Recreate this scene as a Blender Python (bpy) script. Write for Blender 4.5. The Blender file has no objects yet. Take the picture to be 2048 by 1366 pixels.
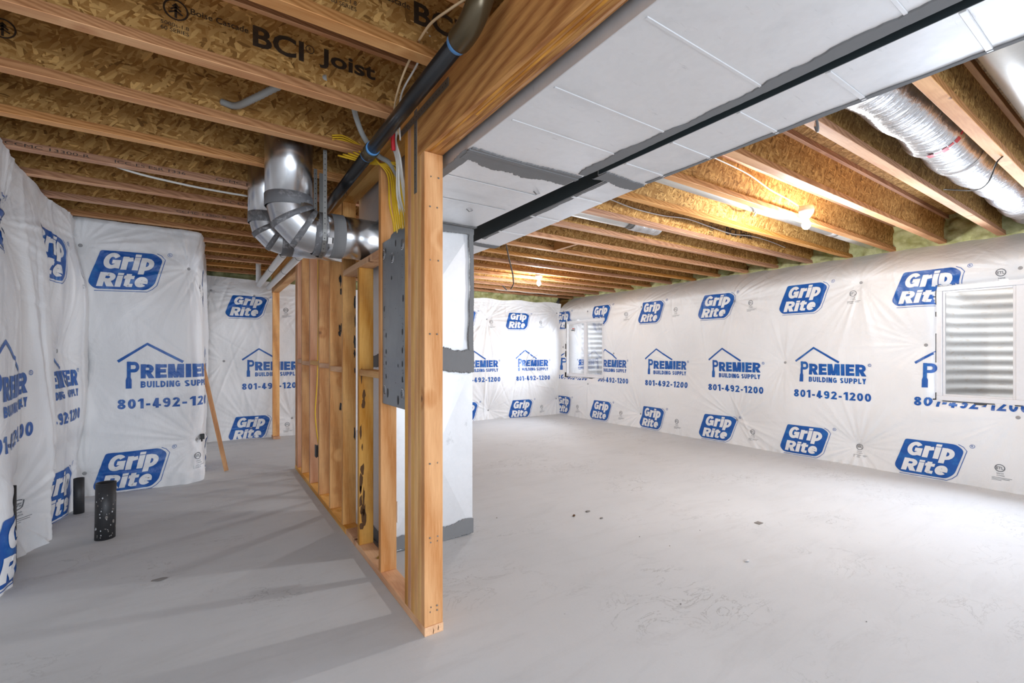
import bpy, bmesh, math, random
import numpy as np
from mathutils import Vector, Matrix
D = bpy.data
SC = bpy.context.scene
COL = SC.collection
random.seed(7)

# ------------------------------------------------------------------ camera, world, lights, exposure
cam_d = D.cameras.new('camera')
cam_d.sensor_width = 36.0
cam_d.lens = 917.0 / 2048 * 36.0
cam_d.shift_y = 22.0 / 2048
cam_d.clip_start = 0.02
cam = D.objects.new('camera', cam_d)
COL.objects.link(cam)
cam.location = (0, 0, 1.22)
YAW = math.atan2(611, 917)
cam.rotation_euler = (math.pi / 2, 0, -YAW)
SC.camera = cam

W = D.worlds.new('daylight')
SC.world = W
W.use_nodes = True
W.node_tree.nodes['Background'].inputs[0].default_value = (0.80, 0.92, 1.10, 1)
W.node_tree.nodes['Background'].inputs[1].default_value = 0.27
SC.view_settings.view_transform = 'Standard'
SC.view_settings.look = 'None'
SC.view_settings.gamma = 1.0
SC.view_settings.use_curve_mapping = False
SC.view_settings.exposure = 0.20
SC.cycles.use_denoising = True
SC.cycles.max_bounces = 8
SC.cycles.diffuse_bounces = 5
SC.cycles.caustics_reflective = False
SC.cycles.caustics_refractive = False
SC.cycles.sample_clamp_indirect = 6.0


def area(name, loc, rot, sx, sy, energy, col=(1, 1, 1), vis=False, spread=180):
    l = D.lights.new(name, 'AREA')
    l.shape = 'RECTANGLE'
    l.size, l.size_y = sx, sy
    l.energy = energy
    l.color = col
    l.spread = math.radians(spread)
    o = D.objects.new(name, l)
    COL.objects.link(o)
    o.location = loc
    o.rotation_euler = rot
    o.visible_camera = vis
    return o


PI = math.pi
# daylight through the two windows (facing -X into the room)
area('window_daylight', (5.915, 0.89, 1.307), (0, PI / 2, 0), 0.98, 0.95, 38, (0.82, 0.93, 1.10), False, 150)
area('window_daylight_far', (5.915, 6.42, 1.293), (0, PI / 2, 0), 0.96, 0.95, 24, (0.82, 0.93, 1.10), False, 115)
# sky light falling down the two window wells
area('well_skylight', (6.33, 0.89, 2.2), (0, 0, 0), 0.5, 0.9, 17, (0.95, 0.98, 1.0))
area('well_skylight_far', (6.33, 6.42, 2.2), (0, 0, 0), 0.5, 0.9, 13, (0.88, 0.95, 1.04))
# fill lamps added behind the camera to brighten both rooms, no opening there
area('rear_fill', (2.9, -3.2, 1.3), (PI / 2, 0, 0), 5.5, 2.0, 110, (0.84, 0.94, 1.08))
area('rear_fill_left', (-0.1, -2.6, 1.5), (PI / 2 - 0.30, 0, 0.10), 1.6, 1.6, 44, (0.86, 0.95, 1.07), False, 120)  # second added fill, lifts the left wrap and floor

# ------------------------------------------------------------------ node helpers


class G:
    def __init__(s, name):
        s.m = D.materials.new(name)
        s.m.use_nodes = True
        s.t = s.m.node_tree
        s.t.nodes.clear()
        s.out = s.t.nodes.new('ShaderNodeOutputMaterial')

    def n(s, ty, ins=None, **kw):
        nd = s.t.nodes.new('ShaderNode' + ty)
        for k, v in kw.items():
            setattr(nd, k, v)
        for k, v in (ins or {}).items():
            s.put(nd.inputs[k], v)
        return nd

    def put(s, sock, v):
        if isinstance(v, bpy.types.NodeSocket):
            s.t.links.new(v, sock)
        elif isinstance(v, bpy.types.Node):
            s.t.links.new(v.outputs[0], sock)
        else:
            if hasattr(sock.default_value, '__len__') and not hasattr(v, '__len__'):
                v = (v,) * len(sock.default_value)
            if hasattr(sock.default_value, '__len__') and len(sock.default_value) == 4 and len(v) == 3:
                v = tuple(v) + (1,)
            sock.default_value = v

    def math(s, op, a, b=0.0, c=0.0, clamp=False):
        nd = s.n('Math', {0: a, 1: b, 2: c}, operation=op)
        nd.use_clamp = clamp
        return nd.outputs[0]

    def mix(s, f, a, b, blend='MIX'):
        nd = s.n('Mix', data_type='RGBA', blend_type=blend)
        s.put(nd.inputs[0], f)
        s.put(nd.inputs[6], a)
        s.put(nd.inputs[7], b)
        return nd.outputs[2]

    def ramp(s, f, stops):
        nd = s.n('ValToRGB', {0: f})
        cr = nd.color_ramp
        while len(cr.elements) < len(stops):
            cr.elements.new(0.5)
        for e, (p, c) in zip(cr.elements, stops):
            e.position = p
            e.color = tuple(c) + (1,) if len(c) == 3 else c
        return nd.outputs[0]

    def map(s, vec, scale=(1, 1, 1), rot=(0, 0, 0), loc=(0, 0, 0)):
        return s.n('Mapping', {0: vec, 'Scale': scale, 'Rotation': rot, 'Location': loc}).outputs[0]

    def noise(s, vec, scale, detail=3, rough=0.5, out=0, dist=0.0):
        return s.n('TexNoise', {'Vector': vec, 'Scale': scale, 'Detail': detail, 'Roughness': rough,
                                'Distortion': dist}).outputs[out]

    def pos(s):
        return s.n('NewGeometry').outputs['Position']

    def obj(s):
        return s.n('TexCoord').outputs['Object']

    def rnd(s):
        return s.n('ObjectInfo').outputs['Random']

    def offs(s, vec, amt=37.0):
        """vector plus a per-object random offset, so alike pieces have their own figure"""
        r = s.rnd()
        cx = s.n('CombineXYZ', {0: s.math('MULTIPLY', r, amt), 1: s.math('MULTIPLY', r, amt * 1.7),
                                2: s.math('MULTIPLY', r, amt * 0.6)})
        return s.n('VectorMath', {0: vec, 1: cx.outputs[0]}, operation='ADD').outputs[0]

    def bump(s, h, strength=0.3, dist=0.01):
        return s.n('Bump', {'Height': h, 'Strength': strength, 'Distance': dist}).outputs[0]

    def bsdf(s, **kw):
        b = s.n('BsdfPrincipled', {k.replace('_', ' '): v for k, v in kw.items()})
        s.t.links.new(b.outputs[0], s.out.inputs[0])
        return s.m


def plain(name, col, rough=0.5, metal=0.0, **kw):
    g = G(name)
    p = g.pos()
    n = g.noise(p, 35, 4)
    c = g.mix(g.math('MULTIPLY', n, 0.35), col, tuple(x * 0.75 for x in col))
    return g.bsdf(Base_Color=c, Roughness=rough, Metallic=metal, **kw)


def m_concrete():
    g = G('concrete_floor')
    p = g.pos()
    base = g.noise(p, 0.7, 6, 0.6)
    col = g.ramp(base, [(0.3, (0.52, 0.525, 0.53)), (0.7, (0.62, 0.625, 0.63))])
    st = g.noise(g.map(p, (1.2, 5.5, 1), (0, 0, 0.5)), 1.6, 8, 0.68, dist=0.8)
    col = g.mix(g.math('MULTIPLY', g.ramp(st, [(0.5, (0, 0, 0)), (0.75, (1, 1, 1))]), 0.35), col, (0.42, 0.415, 0.41))
    # dark scuffs and small chips
    cr = g.noise(g.map(p, (1, 2.2, 1), (0, 0, 0.9)), 3.3, 9, 0.62, dist=1.3)
    crk = g.ramp(g.math('ABSOLUTE', g.math('SUBTRACT', cr, 0.5)), [(0.0, (1, 1, 1)), (0.012, (0, 0, 0))])
    mask = g.ramp(g.noise(p, 1.1, 3, 0.6), [(0.50, (0, 0, 0)), (0.62, (1, 1, 1))])
    col = g.mix(g.math('MULTIPLY', g.math('MULTIPLY', crk, mask), 0.6), col, (0.17, 0.165, 0.16))
    sp = g.n('TexVoronoi', {'Vector': p, 'Scale': 6.0}).outputs['Distance']
    spm = g.ramp(sp, [(0.014, (1, 1, 1)), (0.03, (0, 0, 0))])
    col = g.mix(g.math('MULTIPLY', spm, 0.5), col, (0.12, 0.11, 0.1))
    fine = g.noise(p, 60, 6, 0.7)
    col = g.mix(g.math('MULTIPLY', fine, 0.25), col, (0.72, 0.72, 0.71))
    bh = g.math('ADD', g.math('MULTIPLY', fine, 0.35), g.math('MULTIPLY', st, 0.6))
    return g.bsdf(Base_Color=col, Roughness=0.72, Normal=g.bump(bh, 0.22, 0.006), Specular_IOR_Level=0.35)


def wrap_bump(g):
    p = g.pos()
    a = g.noise(p, 3.0, 5, 0.6, dist=1.2)
    b = g.noise(g.map(p, (1, 1, 0.25)), 16, 4, 0.6, dist=0.6)
    weave = g.noise(p, 260, 2)
    h = g.math('ADD', g.math('MULTIPLY', a, 1.0), g.math('MULTIPLY', b, 0.28))
    h = g.math('ADD', h, g.math('MULTIPLY', weave, 0.025))
    return g.bump(h, 0.35, 0.03)


def m_wrap():
    g = G('white_house_wrap')
    n = g.noise(g.pos(), 2.0, 4)
    c = g.ramp(n, [(0.3, (0.78, 0.782, 0.78)), (0.7, (0.84, 0.842, 0.84))])
    return g.bsdf(Base_Color=c, Roughness=0.42, Normal=wrap_bump(g), Specular_IOR_Level=0.4,
                  Sheen_Weight=0.1)


def m_ink(name, col, col2):
    g = G(name)
    n = g.noise(g.pos(), 9.0, 6, 0.7)
    f = g.ramp(n, [(0.5, (0, 0, 0)), (0.78, (1, 1, 1))])
    return g.bsdf(Base_Color=g.mix(f, col, col2), Roughness=0.4, Normal=wrap_bump(g))


def m_osb(name, ax, light, dark):
    """oriented strand board; ax = the two in-plane axes, as a rotation that lays them on X and Y"""
    g = G(name)
    p = g.offs(g.obj(), 11.0)
    if ax == 'xz':
        sx = g.n('SeparateXYZ', {0: p})
        p = g.n('CombineXYZ', {0: sx.outputs[0], 1: sx.outputs[2], 2: 0.0}).outputs[0]
    warp = g.noise(p, 9, 2, out=1)
    p2 = g.n('VectorMath', {0: p, 1: g.n('VectorMath', {0: warp, 'Scale': 0.02}, operation='SCALE').outputs[0]},
             operation='ADD').outputs[0]
    cur = None
    edge = None
    for i, (rot, sc) in enumerate([(0.5, (13, 60, 1)), (-0.6, (17, 80, 1)), (1.35, (15, 70, 1)), (0.1, (26, 120, 1)), (2.2, (22, 85, 1))]):
        q = g.map(p2, (1, 1, 1), (0, 0, rot), (i * 3.1, i * 1.7, 0))
        q = g.map(q, sc)
        v = g.n('TexVoronoi', {'Vector': q, 'Scale': 1.0, 'Randomness': 1.0}, voronoi_dimensions='2D')
        bw = g.n('SeparateColor', {0: v.outputs['Color']})
        if cur is None:
            cur = bw.outputs[0]
            edge = v.outputs['Distance']
        else:
            sel = g.math('GREATER_THAN', bw.outputs[1], 0.62)
            cur = g.mix(sel, cur, bw.outputs[0])
            edge = g.mix(sel, edge, v.outputs['Distance'])
    c = g.ramp(cur, [(0.0, tuple(x * 0.45 for x in dark)), (0.14, dark), (0.6, tuple((a + b) / 2 for a, b in zip(light, dark))),
                     (0.88, light), (1.0, tuple(min(1, x * 1.3) for x in light))])
    gr = g.noise(g.map(p2, (60, 220, 1), (0, 0, 0.4)), 1.0, 3)
    c = g.mix(g.math('MULTIPLY', gr, 0.4), c, dark)
    b = g.bump(g.math('ADD', g.math('MULTIPLY', cur, 0.8), g.math('MULTIPLY', edge, 0.3)), 0.5, 0.003)
    return g.bsdf(Base_Color=c, Roughness=0.7, Normal=b, Specular_IOR_Level=0.25)


def m_wood(name, axis, c1, c2, knots=True, ring=4.0, dirt=0.0, veneer=False):
    g = G(name)
    o = g.offs(g.obj())
    r = g.rnd()
    sc = {'x': (1.0, 14, 14), 'y': (14, 1.0, 14), 'z': (14, 14, 1.0)}[axis]
    stretch = {'x': (0.16, 1, 1), 'y': (1, 0.16, 1), 'z': (1, 1, 0.16)}[axis]
    q = g.map(o, stretch)
    w = g.noise(q, 5.0, 2, 0.5, out=1)
    q2 = g.n('VectorMath', {0: q, 1: g.n('VectorMath', {0: w, 'Scale': 0.16}, operation='SCALE').outputs[0]},
             operation='ADD').outputs[0]
    kn = None
    if knots:
        v = g.n('TexVoronoi', {'Vector': g.map(o, tuple(1 if s == 0.16 else 1.0 for s in stretch)), 'Scale': 3.4})
        kn = v.outputs['Distance']
        pull = g.ramp(kn, [(0.0, (1, 1, 1)), (0.22, (0, 0, 0))])
        q2 = g.n('VectorMath', {0: q2, 1: g.n('VectorMath', {0: pull, 'Scale': 0.05}, operation='SCALE').outputs[0]},
                 operation='ADD').outputs[0]
    rings = g.n('TexWave', {'Vector': q2, 'Scale': ring * (2.4 if veneer else 1.0), 'Distortion': 1.5, 'Detail': 2.0, 'Detail Scale': 1.2},
                wave_type='BANDS', bands_direction='DIAGONAL').outputs[1]
    fine = g.noise(g.map(o, sc), 9.0, 4, 0.65)
    f = g.math('ADD', g.math('MULTIPLY', rings, 0.38), g.math('MULTIPLY', fine, 0.72))
    c = g.ramp(f, [(0.28, c1), (0.56, tuple((a + b) / 2 for a, b in zip(c1, c2))), (0.80, c2)])
    hue = g.n('HueSaturation', {'Hue': g.math('ADD', 0.493, g.math('MULTIPLY', r, 0.012)), 'Saturation': g.math('ADD', 0.82, g.math('MULTIPLY', r, 0.3)),
                                'Value': g.math('ADD', 0.8, g.math('MULTIPLY', g.math('FRACT', g.math('MULTIPLY', r, 7.3)), 0.36)), 'Color': c})
    c = hue.outputs[0]
    if knots:
        c = g.mix(g.ramp(kn, [(0.03, (1, 1, 1)), (0.075, (0, 0, 0))]), c, (0.20, 0.075, 0.03))
    if dirt:
        d = g.noise(o, 3.5, 5, 0.6)
        c = g.mix(g.math('MULTIPLY', g.ramp(d, [(0.5, (0, 0, 0)), (0.75, (1, 1, 1))]), dirt), c, (0.18, 0.09, 0.04))
    return g.bsdf(Base_Color=c, Roughness=0.62, Normal=g.bump(f, 0.25, 0.002), Specular_IOR_Level=0.3)


def m_galv(name, col, rough, metal=1.0, spots=0.3, streak=False):
    g = G(name)
    p = g.pos()
    v = g.n('TexVoronoi', {'Vector': p, 'Scale': 55.0}).outputs['Color']
    bw = g.n('SeparateColor', {0: v}).outputs[0]
    n = g.noise(p, 3.0, 5, 0.6, dist=0.7)
    c = g.mix(g.math('MULTIPLY', bw, 0.12), col, tuple(x * 0.8 for x in col))
    c = g.mix(g.math('MULTIPLY', g.ramp(n, [(0.5, (0, 0, 0)), (0.8, (1, 1, 1))]), spots), c, tuple(x * 0.45 for x in col))
    sc = g.noise(g.map(p, (3, 22, 3), (0, 0, 0.8)), 2.5, 7, 0.7)
    c = g.mix(g.math('MULTIPLY', g.ramp(sc, [(0.63, (0, 0, 0)), (0.7, (1, 1, 1))]), spots * 1.2), c, tuple(x * 0.35 for x in col))
    ro = g.math('ADD', rough, g.math('MULTIPLY', n, 0.15))
    return g.bsdf(Base_Color=c, Roughness=ro, Metallic=metal, Normal=g.bump(g.noise(p, 5, 3), 0.12, 0.02))


def m_foam():
    g = G('spray_foam')
    p = g.pos()
    n = g.noise(p, 12, 5, 0.6)
    c = g.ramp(n, [(0.3, (0.36, 0.36, 0.13)), (0.7, (0.62, 0.62, 0.34))])
    return g.bsdf(Base_Color=c, Roughness=0.8, Normal=g.bump(g.noise(p, 30, 4), 0.5, 0.01))


def m_glass():
    g = G('window_glass')
    tr = g.n('BsdfTransparent', {0: (0.97, 0.985, 0.98, 1)})
    gl = g.n('BsdfGlossy', {'Roughness': 0.02})
    fr = g.n('Fresnel', {0: 1.35})
    mx = g.n('MixShader', {0: fr.outputs[0], 1: tr.outputs[0], 2: gl.outputs[0]})
    g.t.links.new(mx.outputs[0], g.out.inputs[0])
    return g.m


def m_emit(name, col, st):
    g = G(name)
    e = g.n('Emission', {0: tuple(col) + (1,), 1: st})
    g.t.links.new(e.outputs[0], g.out.inputs[0])
    return g.m


def m_well():
    g = G('corrugated_steel')
    p = g.pos()
    n = g.noise(g.map(p, (8, 8, 30)), 1.6, 6, 0.7)
    lo = g.ramp(g.n('SeparateXYZ', {0: p}).outputs[2], [(0.0, (0, 0, 0)), (1.0, (1, 1, 1))])
    d = g.math('MULTIPLY', g.ramp(n, [(0.55, (0, 0, 0)), (0.72, (1, 1, 1))]), 0.5)
    c = g.mix(d, (0.70, 0.70, 0.71), (0.45, 0.33, 0.22))
    return g.bsdf(Base_Color=c, Roughness=0.55, Metallic=0.2)


def m_foil():
    g = G('foil_jacket')
    p = g.obj()
    n = g.noise(g.map(p, (40, 9, 9)), 1.0, 5, 0.6, dist=0.6)
    c = g.ramp(n, [(0.35, (0.80, 0.78, 0.76)), (0.7, (0.95, 0.95, 0.96))])
    return g.bsdf(Base_Color=c, Roughness=0.28, Metallic=0.9, Normal=g.bump(n, 0.8, 0.02))


M = {}
M['concrete'] = m_concrete()
M['wrap'] = m_wrap()
M['blue'] = m_ink('blue_print', (0.004, 0.085, 0.36), (0.02, 0.18, 0.50))
M['ink'] = m_ink('grey_print', (0.10, 0.11, 0.13), (0.2, 0.2, 0.2))
M['black_ink'] = m_ink('black_print', (0.035, 0.025, 0.02), (0.10, 0.06, 0.03))
M['osb'] = m_osb('strand_board_web', 'xz', (0.62, 0.375, 0.13), (0.32, 0.15, 0.035))
M['osb_deck'] = m_osb('strand_board_deck', 'xy', (0.60, 0.37, 0.14), (0.33, 0.165, 0.04))
M['flange'] = m_wood('veneer_flange', 'x', (0.82, 0.45, 0.20), (0.60, 0.27, 0.10), knots=True, ring=3.5)
M['edge'] = m_wood('veneer_edge', 'x', (0.50, 0.24, 0.09), (0.30, 0.12, 0.035), knots=False, ring=30)
M['wood_x'] = m_wood('fir_along_x', 'x', (0.80, 0.46, 0.19), (0.58, 0.26, 0.08))
M['wood_y'] = m_wood('fir_along_y', 'y', (0.80, 0.46, 0.19), (0.58, 0.26, 0.08))
M['wood_z'] = m_wood('fir_along_z', 'z', (0.78, 0.43, 0.16), (0.52, 0.22, 0.06), dirt=0.4)
M['wood_yellow'] = m_wood('yellow_fir', 'z', (0.76, 0.43, 0.10), (0.58, 0.26, 0.04), knots=False)
M['wood_pink'] = m_wood('pink_fir', 'z', (0.83, 0.45, 0.22), (0.60, 0.26, 0.10))
M['beam'] = m_wood('veneer_beam', 'y', (0.70, 0.34, 0.085), (0.36, 0.13, 0.025), knots=False, ring=10, veneer=False)
M['bark'] = plain('dark_bark', (0.10, 0.045, 0.015), 0.9)
M['galv'] = m_galv('galvanised_duct', (0.80, 0.80, 0.80), 0.42, 0.62, 0.25)
M['galv_pipe'] = m_galv('galvanised_pipe', (0.66, 0.67, 0.68), 0.18, 1.0, 0.35)
M['steel'] = m_galv('galvanised_panel', (0.33, 0.35, 0.36), 0.34, 0.9, 0.3)
M['strap'] = m_galv('dull_strap', (0.24, 0.235, 0.22), 0.45, 0.8, 0.3)
M['duct_shade'] = plain('painted_gap_shade', (0.035, 0.05, 0.055), 0.6, 0.3)  # near-black colour standing for shade and dark reflection between the ducts
def m_smear():
    g = G('smeared_mastic')
    n = g.noise(g.pos(), 14, 5, 0.65, dist=0.5)
    f = g.ramp(n, [(0.5, (0, 0, 0)), (0.62, (1, 1, 1))])
    return g.bsdf(Base_Color=g.mix(f, (0.14, 0.14, 0.145), (0.42, 0.42, 0.43)), Roughness=0.5, Metallic=g.math('MULTIPLY', f, 0.8),
                  Normal=g.bump(n, 0.4, 0.01))


M['smear'] = m_smear()
M['mastic'] = plain('grey_mastic', (0.20, 0.20, 0.20), 0.85)
M['abs'] = plain('black_pipe', (0.010, 0.010, 0.011), 0.28)
M['abs_old'] = plain('worn_black_pipe', (0.03, 0.03, 0.032), 0.5)
M['bronze'] = plain('bronzed_fitting', (0.10, 0.075, 0.04), 0.3, 0.5)
M['tape'] = plain('blue_primer', (0.12, 0.36, 0.75), 0.5)
M['pvc'] = plain('white_pipe', (0.80, 0.80, 0.78), 0.35)
M['rigid'] = m_galv('shiny_pipe', (0.86, 0.85, 0.80), 0.26, 0.8, 0.1)
M['white_cable'] = plain('white_cable', (0.72, 0.70, 0.64), 0.5)
M['cream_cable'] = plain('cream_cable', (0.72, 0.52, 0.30), 0.5)
M['yellow_cable'] = plain('yellow_cable', (0.80, 0.50, 0.02), 0.45)
M['grey_cable'] = plain('grey_cable', (0.16, 0.16, 0.16), 0.5)
M['black_cable'] = plain('black_cable', (0.015, 0.015, 0.015), 0.5)
M['conduit'] = plain('grey_conduit', (0.33, 0.33, 0.31), 0.5)
M['red'] = plain('red_tag', (0.65, 0.02, 0.03), 0.5)
M['vinyl'] = plain('white_vinyl', (0.85, 0.85, 0.86), 0.35)
M['washer'] = plain('plastic_cap', (0.34, 0.34, 0.34), 0.4)
M['foam'] = m_foam()
M['glass'] = m_glass()
M['well'] = m_well()
M['foil'] = m_foil()
M['rim'] = plain('grey_foundation', (0.28, 0.27, 0.26), 0.9)
M['gravel'] = plain('gravel', (0.35, 0.30, 0.25), 0.9)
M['porcelain'] = plain('porcelain', (0.8, 0.78, 0.72), 0.3)
M['bulb'] = m_emit('lit_bulb', (1.0, 0.72, 0.36), 60)
M['brass'] = plain('brass_fastener', (0.70, 0.45, 0.08), 0.3, 0.8)
M['chip'] = plain('grey_chip', (0.22, 0.20, 0.18), 0.9)
M['drop'] = plain('white_plastic', (0.85, 0.83, 0.8), 0.4)

# ------------------------------------------------------------------ object helpers
WL = {}


def link(name, data, mat=None, parent=None, loc=(0, 0, 0)):
    o = D.objects.new(name, data)
    COL.objects.link(o)
    if mat is not None and data is not None:
        data.materials.clear()
        for m in (mat if isinstance(mat, (list, tuple)) else [mat]):
            data.materials.append(m)
    loc = Vector(loc)
    WL[o.name] = loc
    if parent is not None:
        o.parent = parent
        o.location = loc - WL[parent.name]
    else:
        o.location = loc
    return o


def mesh(name, verts, faces, mat, parent=None, loc=(0, 0, 0), smooth=False):
    me = D.meshes.new(name)
    loc = Vector(loc)
    me.from_pydata([tuple(Vector(v) - loc) for v in verts], [], faces)
    me.update()
    if smooth:
        me.polygons.foreach_set('use_smooth', [True] * len(me.polygons))
    return link(name, me, mat, parent, loc)


def thing(name, label, cat, loc=(0, 0, 0), group=None):
    o = link(name, None, None, None, loc)
    o.empty_display_size = 0.05
    return tag(o, label, cat, group)


def tag(o, label, cat, group=None):
    o['label'] = label
    o['category'] = cat
    if group:
        o['group'] = group
    return o


def struct(o):
    o['kind'] = 'structure'
    return o


def box(name, lo, hi, mat, parent=None, bevel=0.0015):
    lo, hi = Vector(lo), Vector(hi)
    c = (lo + hi) / 2
    h = (hi - lo) / 2
    bm = bmesh.new()
    bmesh.ops.create_cube(bm, size=2)
    for v in bm.verts:
        v.co = Vector((v.co.x * h.x, v.co.y * h.y, v.co.z * h.z))
    if bevel:
        bmesh.ops.bevel(bm, geom=bm.edges[:], offset=min(bevel, min(h) * 0.8), segments=1, affect='EDGES')
    me = D.meshes.new(name)
    bm.to_mesh(me)
    bm.free()
    return link(name, me, mat, parent, c)


def cat_pts(pts, n=6):
    """Catmull-Rom through the points"""
    P = [Vector(p) for p in pts]
    if len(P) < 3:
        return P
    P = [P[0] * 2 - P[1]] + P + [P[-1] * 2 - P[-2]]
    out = []
    for i in range(1, len(P) - 2):
        a, b, c, d = P[i - 1:i + 3]
        for k in range(n):
            t = k / n
            out.append(0.5 * ((2 * b) + (c - a) * t + (2 * a - 5 * b + 4 * c - d) * t * t + (3 * b - a - 3 * c + d) * t ** 3))
    out.append(P[-2])
    return out


def tube(name, pts, r, mat, parent=None, segs=12, smooth=0, cap=True, hollow=0.0, rf=None):
    P = cat_pts(pts, smooth) if smooth else [Vector(p) for p in pts]
    loc = P[0]
    T = []
    for i in range(len(P)):
        a = P[max(0, i - 1)]
        b = P[min(len(P) - 1, i + 1)]
        T.append((b - a).normalized())
    up = Vector((0, 0, 1)) if abs(T[0].z) < 0.9 else Vector((0, 1, 0))
    u = T[0].cross(up).normalized()
    V, F = [], []
    for i, p in enumerate(P):
        u = (u - T[i] * u.dot(T[i])).normalized()
        w = T[i].cross(u)
        rr = rf(i, len(P)) if rf else (r[i] if isinstance(r, (list, tuple)) else r)
        for k in range(segs):
            a = 2 * PI * k / segs
            V.append(p + (u * math.cos(a) + w * math.sin(a)) * rr)
    for i in range(len(P) - 1):
        for k in range(segs):
            k2 = (k + 1) % segs
            F.append((i * segs + k, i * segs + k2, (i + 1) * segs + k2, (i + 1) * segs + k))
    nP = len(P)
    if hollow:
        for e, sgn in ((0, 1), (nP - 1, -1)):
            c = P[e]
            base = len(V)
            for k in range(segs):
                V.append(c + (V[e * segs + k] - c) * (1 - hollow))
            base2 = len(V)
            for k in range(segs):
                V.append(c + (V[e * segs + k] - c) * (1 - hollow) + T[e] * sgn * 0.05)
            for k in range(segs):
                k2 = (k + 1) % segs
                F.append((e * segs + k, e * segs + k2, base + k2, base + k))
                F.append((base + k, base + k2, base2 + k2, base2 + k))
            F.append(tuple(base2 + k for k in range(segs)))
    elif cap:
        F.append(tuple(range(segs)))
        F.append(tuple((nP - 1) * segs + k for k in range(segs)))
    o = mesh(name, V, F, mat, parent, loc, True)
    bm = bmesh.new()
    bm.from_mesh(o.data)
    bmesh.ops.recalc_face_normals(bm, faces=bm.faces)
    bm.to_mesh(o.data)
    bm.free()
    for p in o.data.polygons:
        if len(p.vertices) > 4:
            p.use_smooth = False
    return o


def strip(name, pts, width_dir, w, mat, parent=None, t=0.0012):
    """a thin metal band along pts, w wide along width_dir"""
    P = [Vector(p) for p in pts]
    wd = Vector(width_dir).normalized()
    V, F = [], []
    for i, p in enumerate(P):
        T = (P[min(i + 1, len(P) - 1)] - P[max(i - 1, 0)]).normalized()
        n = T.cross(wd).normalized() * t
        for a, b in ((-1, -1), (1, -1), (1, 1), (-1, 1)):
            V.append(p + wd * (w / 2 * a) + n * b)
    for i in range(len(P) - 1):
        for k in range(4):
            k2 = (k + 1) % 4
            F.append((i * 4 + k, i * 4 + k2, i * 4 + 4 + k2, i * 4 + 4 + k))
    F.append((0, 1, 2, 3))
    e = (len(P) - 1) * 4
    F.append((e, e + 1, e + 2, e + 3))
    return mesh(name, V, F, mat, parent, P[0])


# ------------------------------------------------------------------ flat print: text and logo templates
def text_raw(body, shear=0.0, offset=0.0, spacing=1.0, res=3):
    cu = D.curves.new('lettering', 'FONT')
    cu.body = body
    cu.shear = shear
    cu.offset = offset
    cu.space_character = spacing
    cu.resolution_u = res
    o = D.objects.new('lettering', cu)
    COL.objects.link(o)
    dg = bpy.context.evaluated_depsgraph_get()
    dg.update()
    me = D.meshes.new_from_object(o.evaluated_get(dg))
    bm = bmesh.new()
    bm.from_mesh(me)
    bmesh.ops.triangulate(bm, faces=bm.faces)
    V = np.array([v.co[:2] for v in bm.verts], float)
    F = np.array([[v.index for v in f.verts] for f in bm.faces], int)
    bm.free()
    D.objects.remove(o)
    D.curves.remove(cu)
    D.meshes.remove(me)
    return V, F


def fit(t, x0, y0, x1, y1):
    V, F = t
    lo, hi = V.min(0), V.max(0)
    return np.stack([x0 + (V[:, 0] - lo[0]) / (hi[0] - lo[0]) * (x1 - x0),
                     y0 + (V[:, 1] - lo[1]) / (hi[1] - lo[1]) * (y1 - y0)], 1), F


def merge(parts):
    V, F, n = [], [], 0
    for v, f in parts:
        V.append(v)
        F.append(f + n)
        n += len(v)
    return np.concatenate(V), np.concatenate(F)


def poly(pts):
    """filled polygon"""
    bm = bmesh.new()
    vs = [bm.verts.new((p[0], p[1], 0)) for p in pts]
    f = bm.faces.new(vs)
    bmesh.ops.triangulate(bm, faces=bm.faces)
    bm.verts.index_update()
    V = np.array([v.co[:2] for v in bm.verts], float)
    F = np.array([[v.index for v in f.verts] for f in bm.faces], int)
    bm.free()
    return V, F


def stroke(pts, w, closed=False):
    P = [np.array(p, float) for p in pts]
    n = len(P)
    V = []
    for i in range(n):
        a = P[(i - 1) % n] if (closed or i > 0) else P[i]
        b = P[(i + 1) % n] if (closed or i < n - 1) else P[i]
        t = (b - a) / np.linalg.norm(b - a)
        nn = np.array((-t[1], t[0]))
        V += [P[i] + nn * w / 2, P[i] - nn * w / 2]
    F = []
    for i in range(n if closed else n - 1):
        j = (i + 1) % n
        F += [(2 * i, 2 * i + 1, 2 * j + 1), (2 * i, 2 * j + 1, 2 * j)]
    return np.array(V), np.array(F)


def circle(cx, cy, r, w, n=24, ry=None):
    ry = ry or r
    return stroke([(cx + r * math.cos(2 * PI * k / n), cy + ry * math.sin(2 * PI * k / n)) for k in range(n)], w, True)


def refine(t, L):
    """split long edges until the print can follow the folds of the sheet"""
    V, F = [tuple(v) for v in t[0]], [tuple(f) for f in t[1]]
    mid = {}
    todo, done = F, []
    for _ in range(14):
        nxt = []
        for f in todo:
            e = [(V[f[i]][0] - V[f[(i + 1) % 3]][0]) ** 2 + (V[f[i]][1] - V[f[(i + 1) % 3]][1]) ** 2 for i in range(3)]
            k = e.index(max(e))
            if e[k] <= L * L:
                done.append(f)
                continue
            a, b, c = f[k], f[(k + 1) % 3], f[(k + 2) % 3]
            key = (min(a, b), max(a, b))
            if key not in mid:
                mid[key] = len(V)
                V.append(((V[a][0] + V[b][0]) / 2, (V[a][1] + V[b][1]) / 2))
            m = mid[key]
            nxt += [(a, m, c), (m, b, c)]
        todo = nxt
        if not todo:
            break
    return np.array(V), np.array(done + todo)


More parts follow.
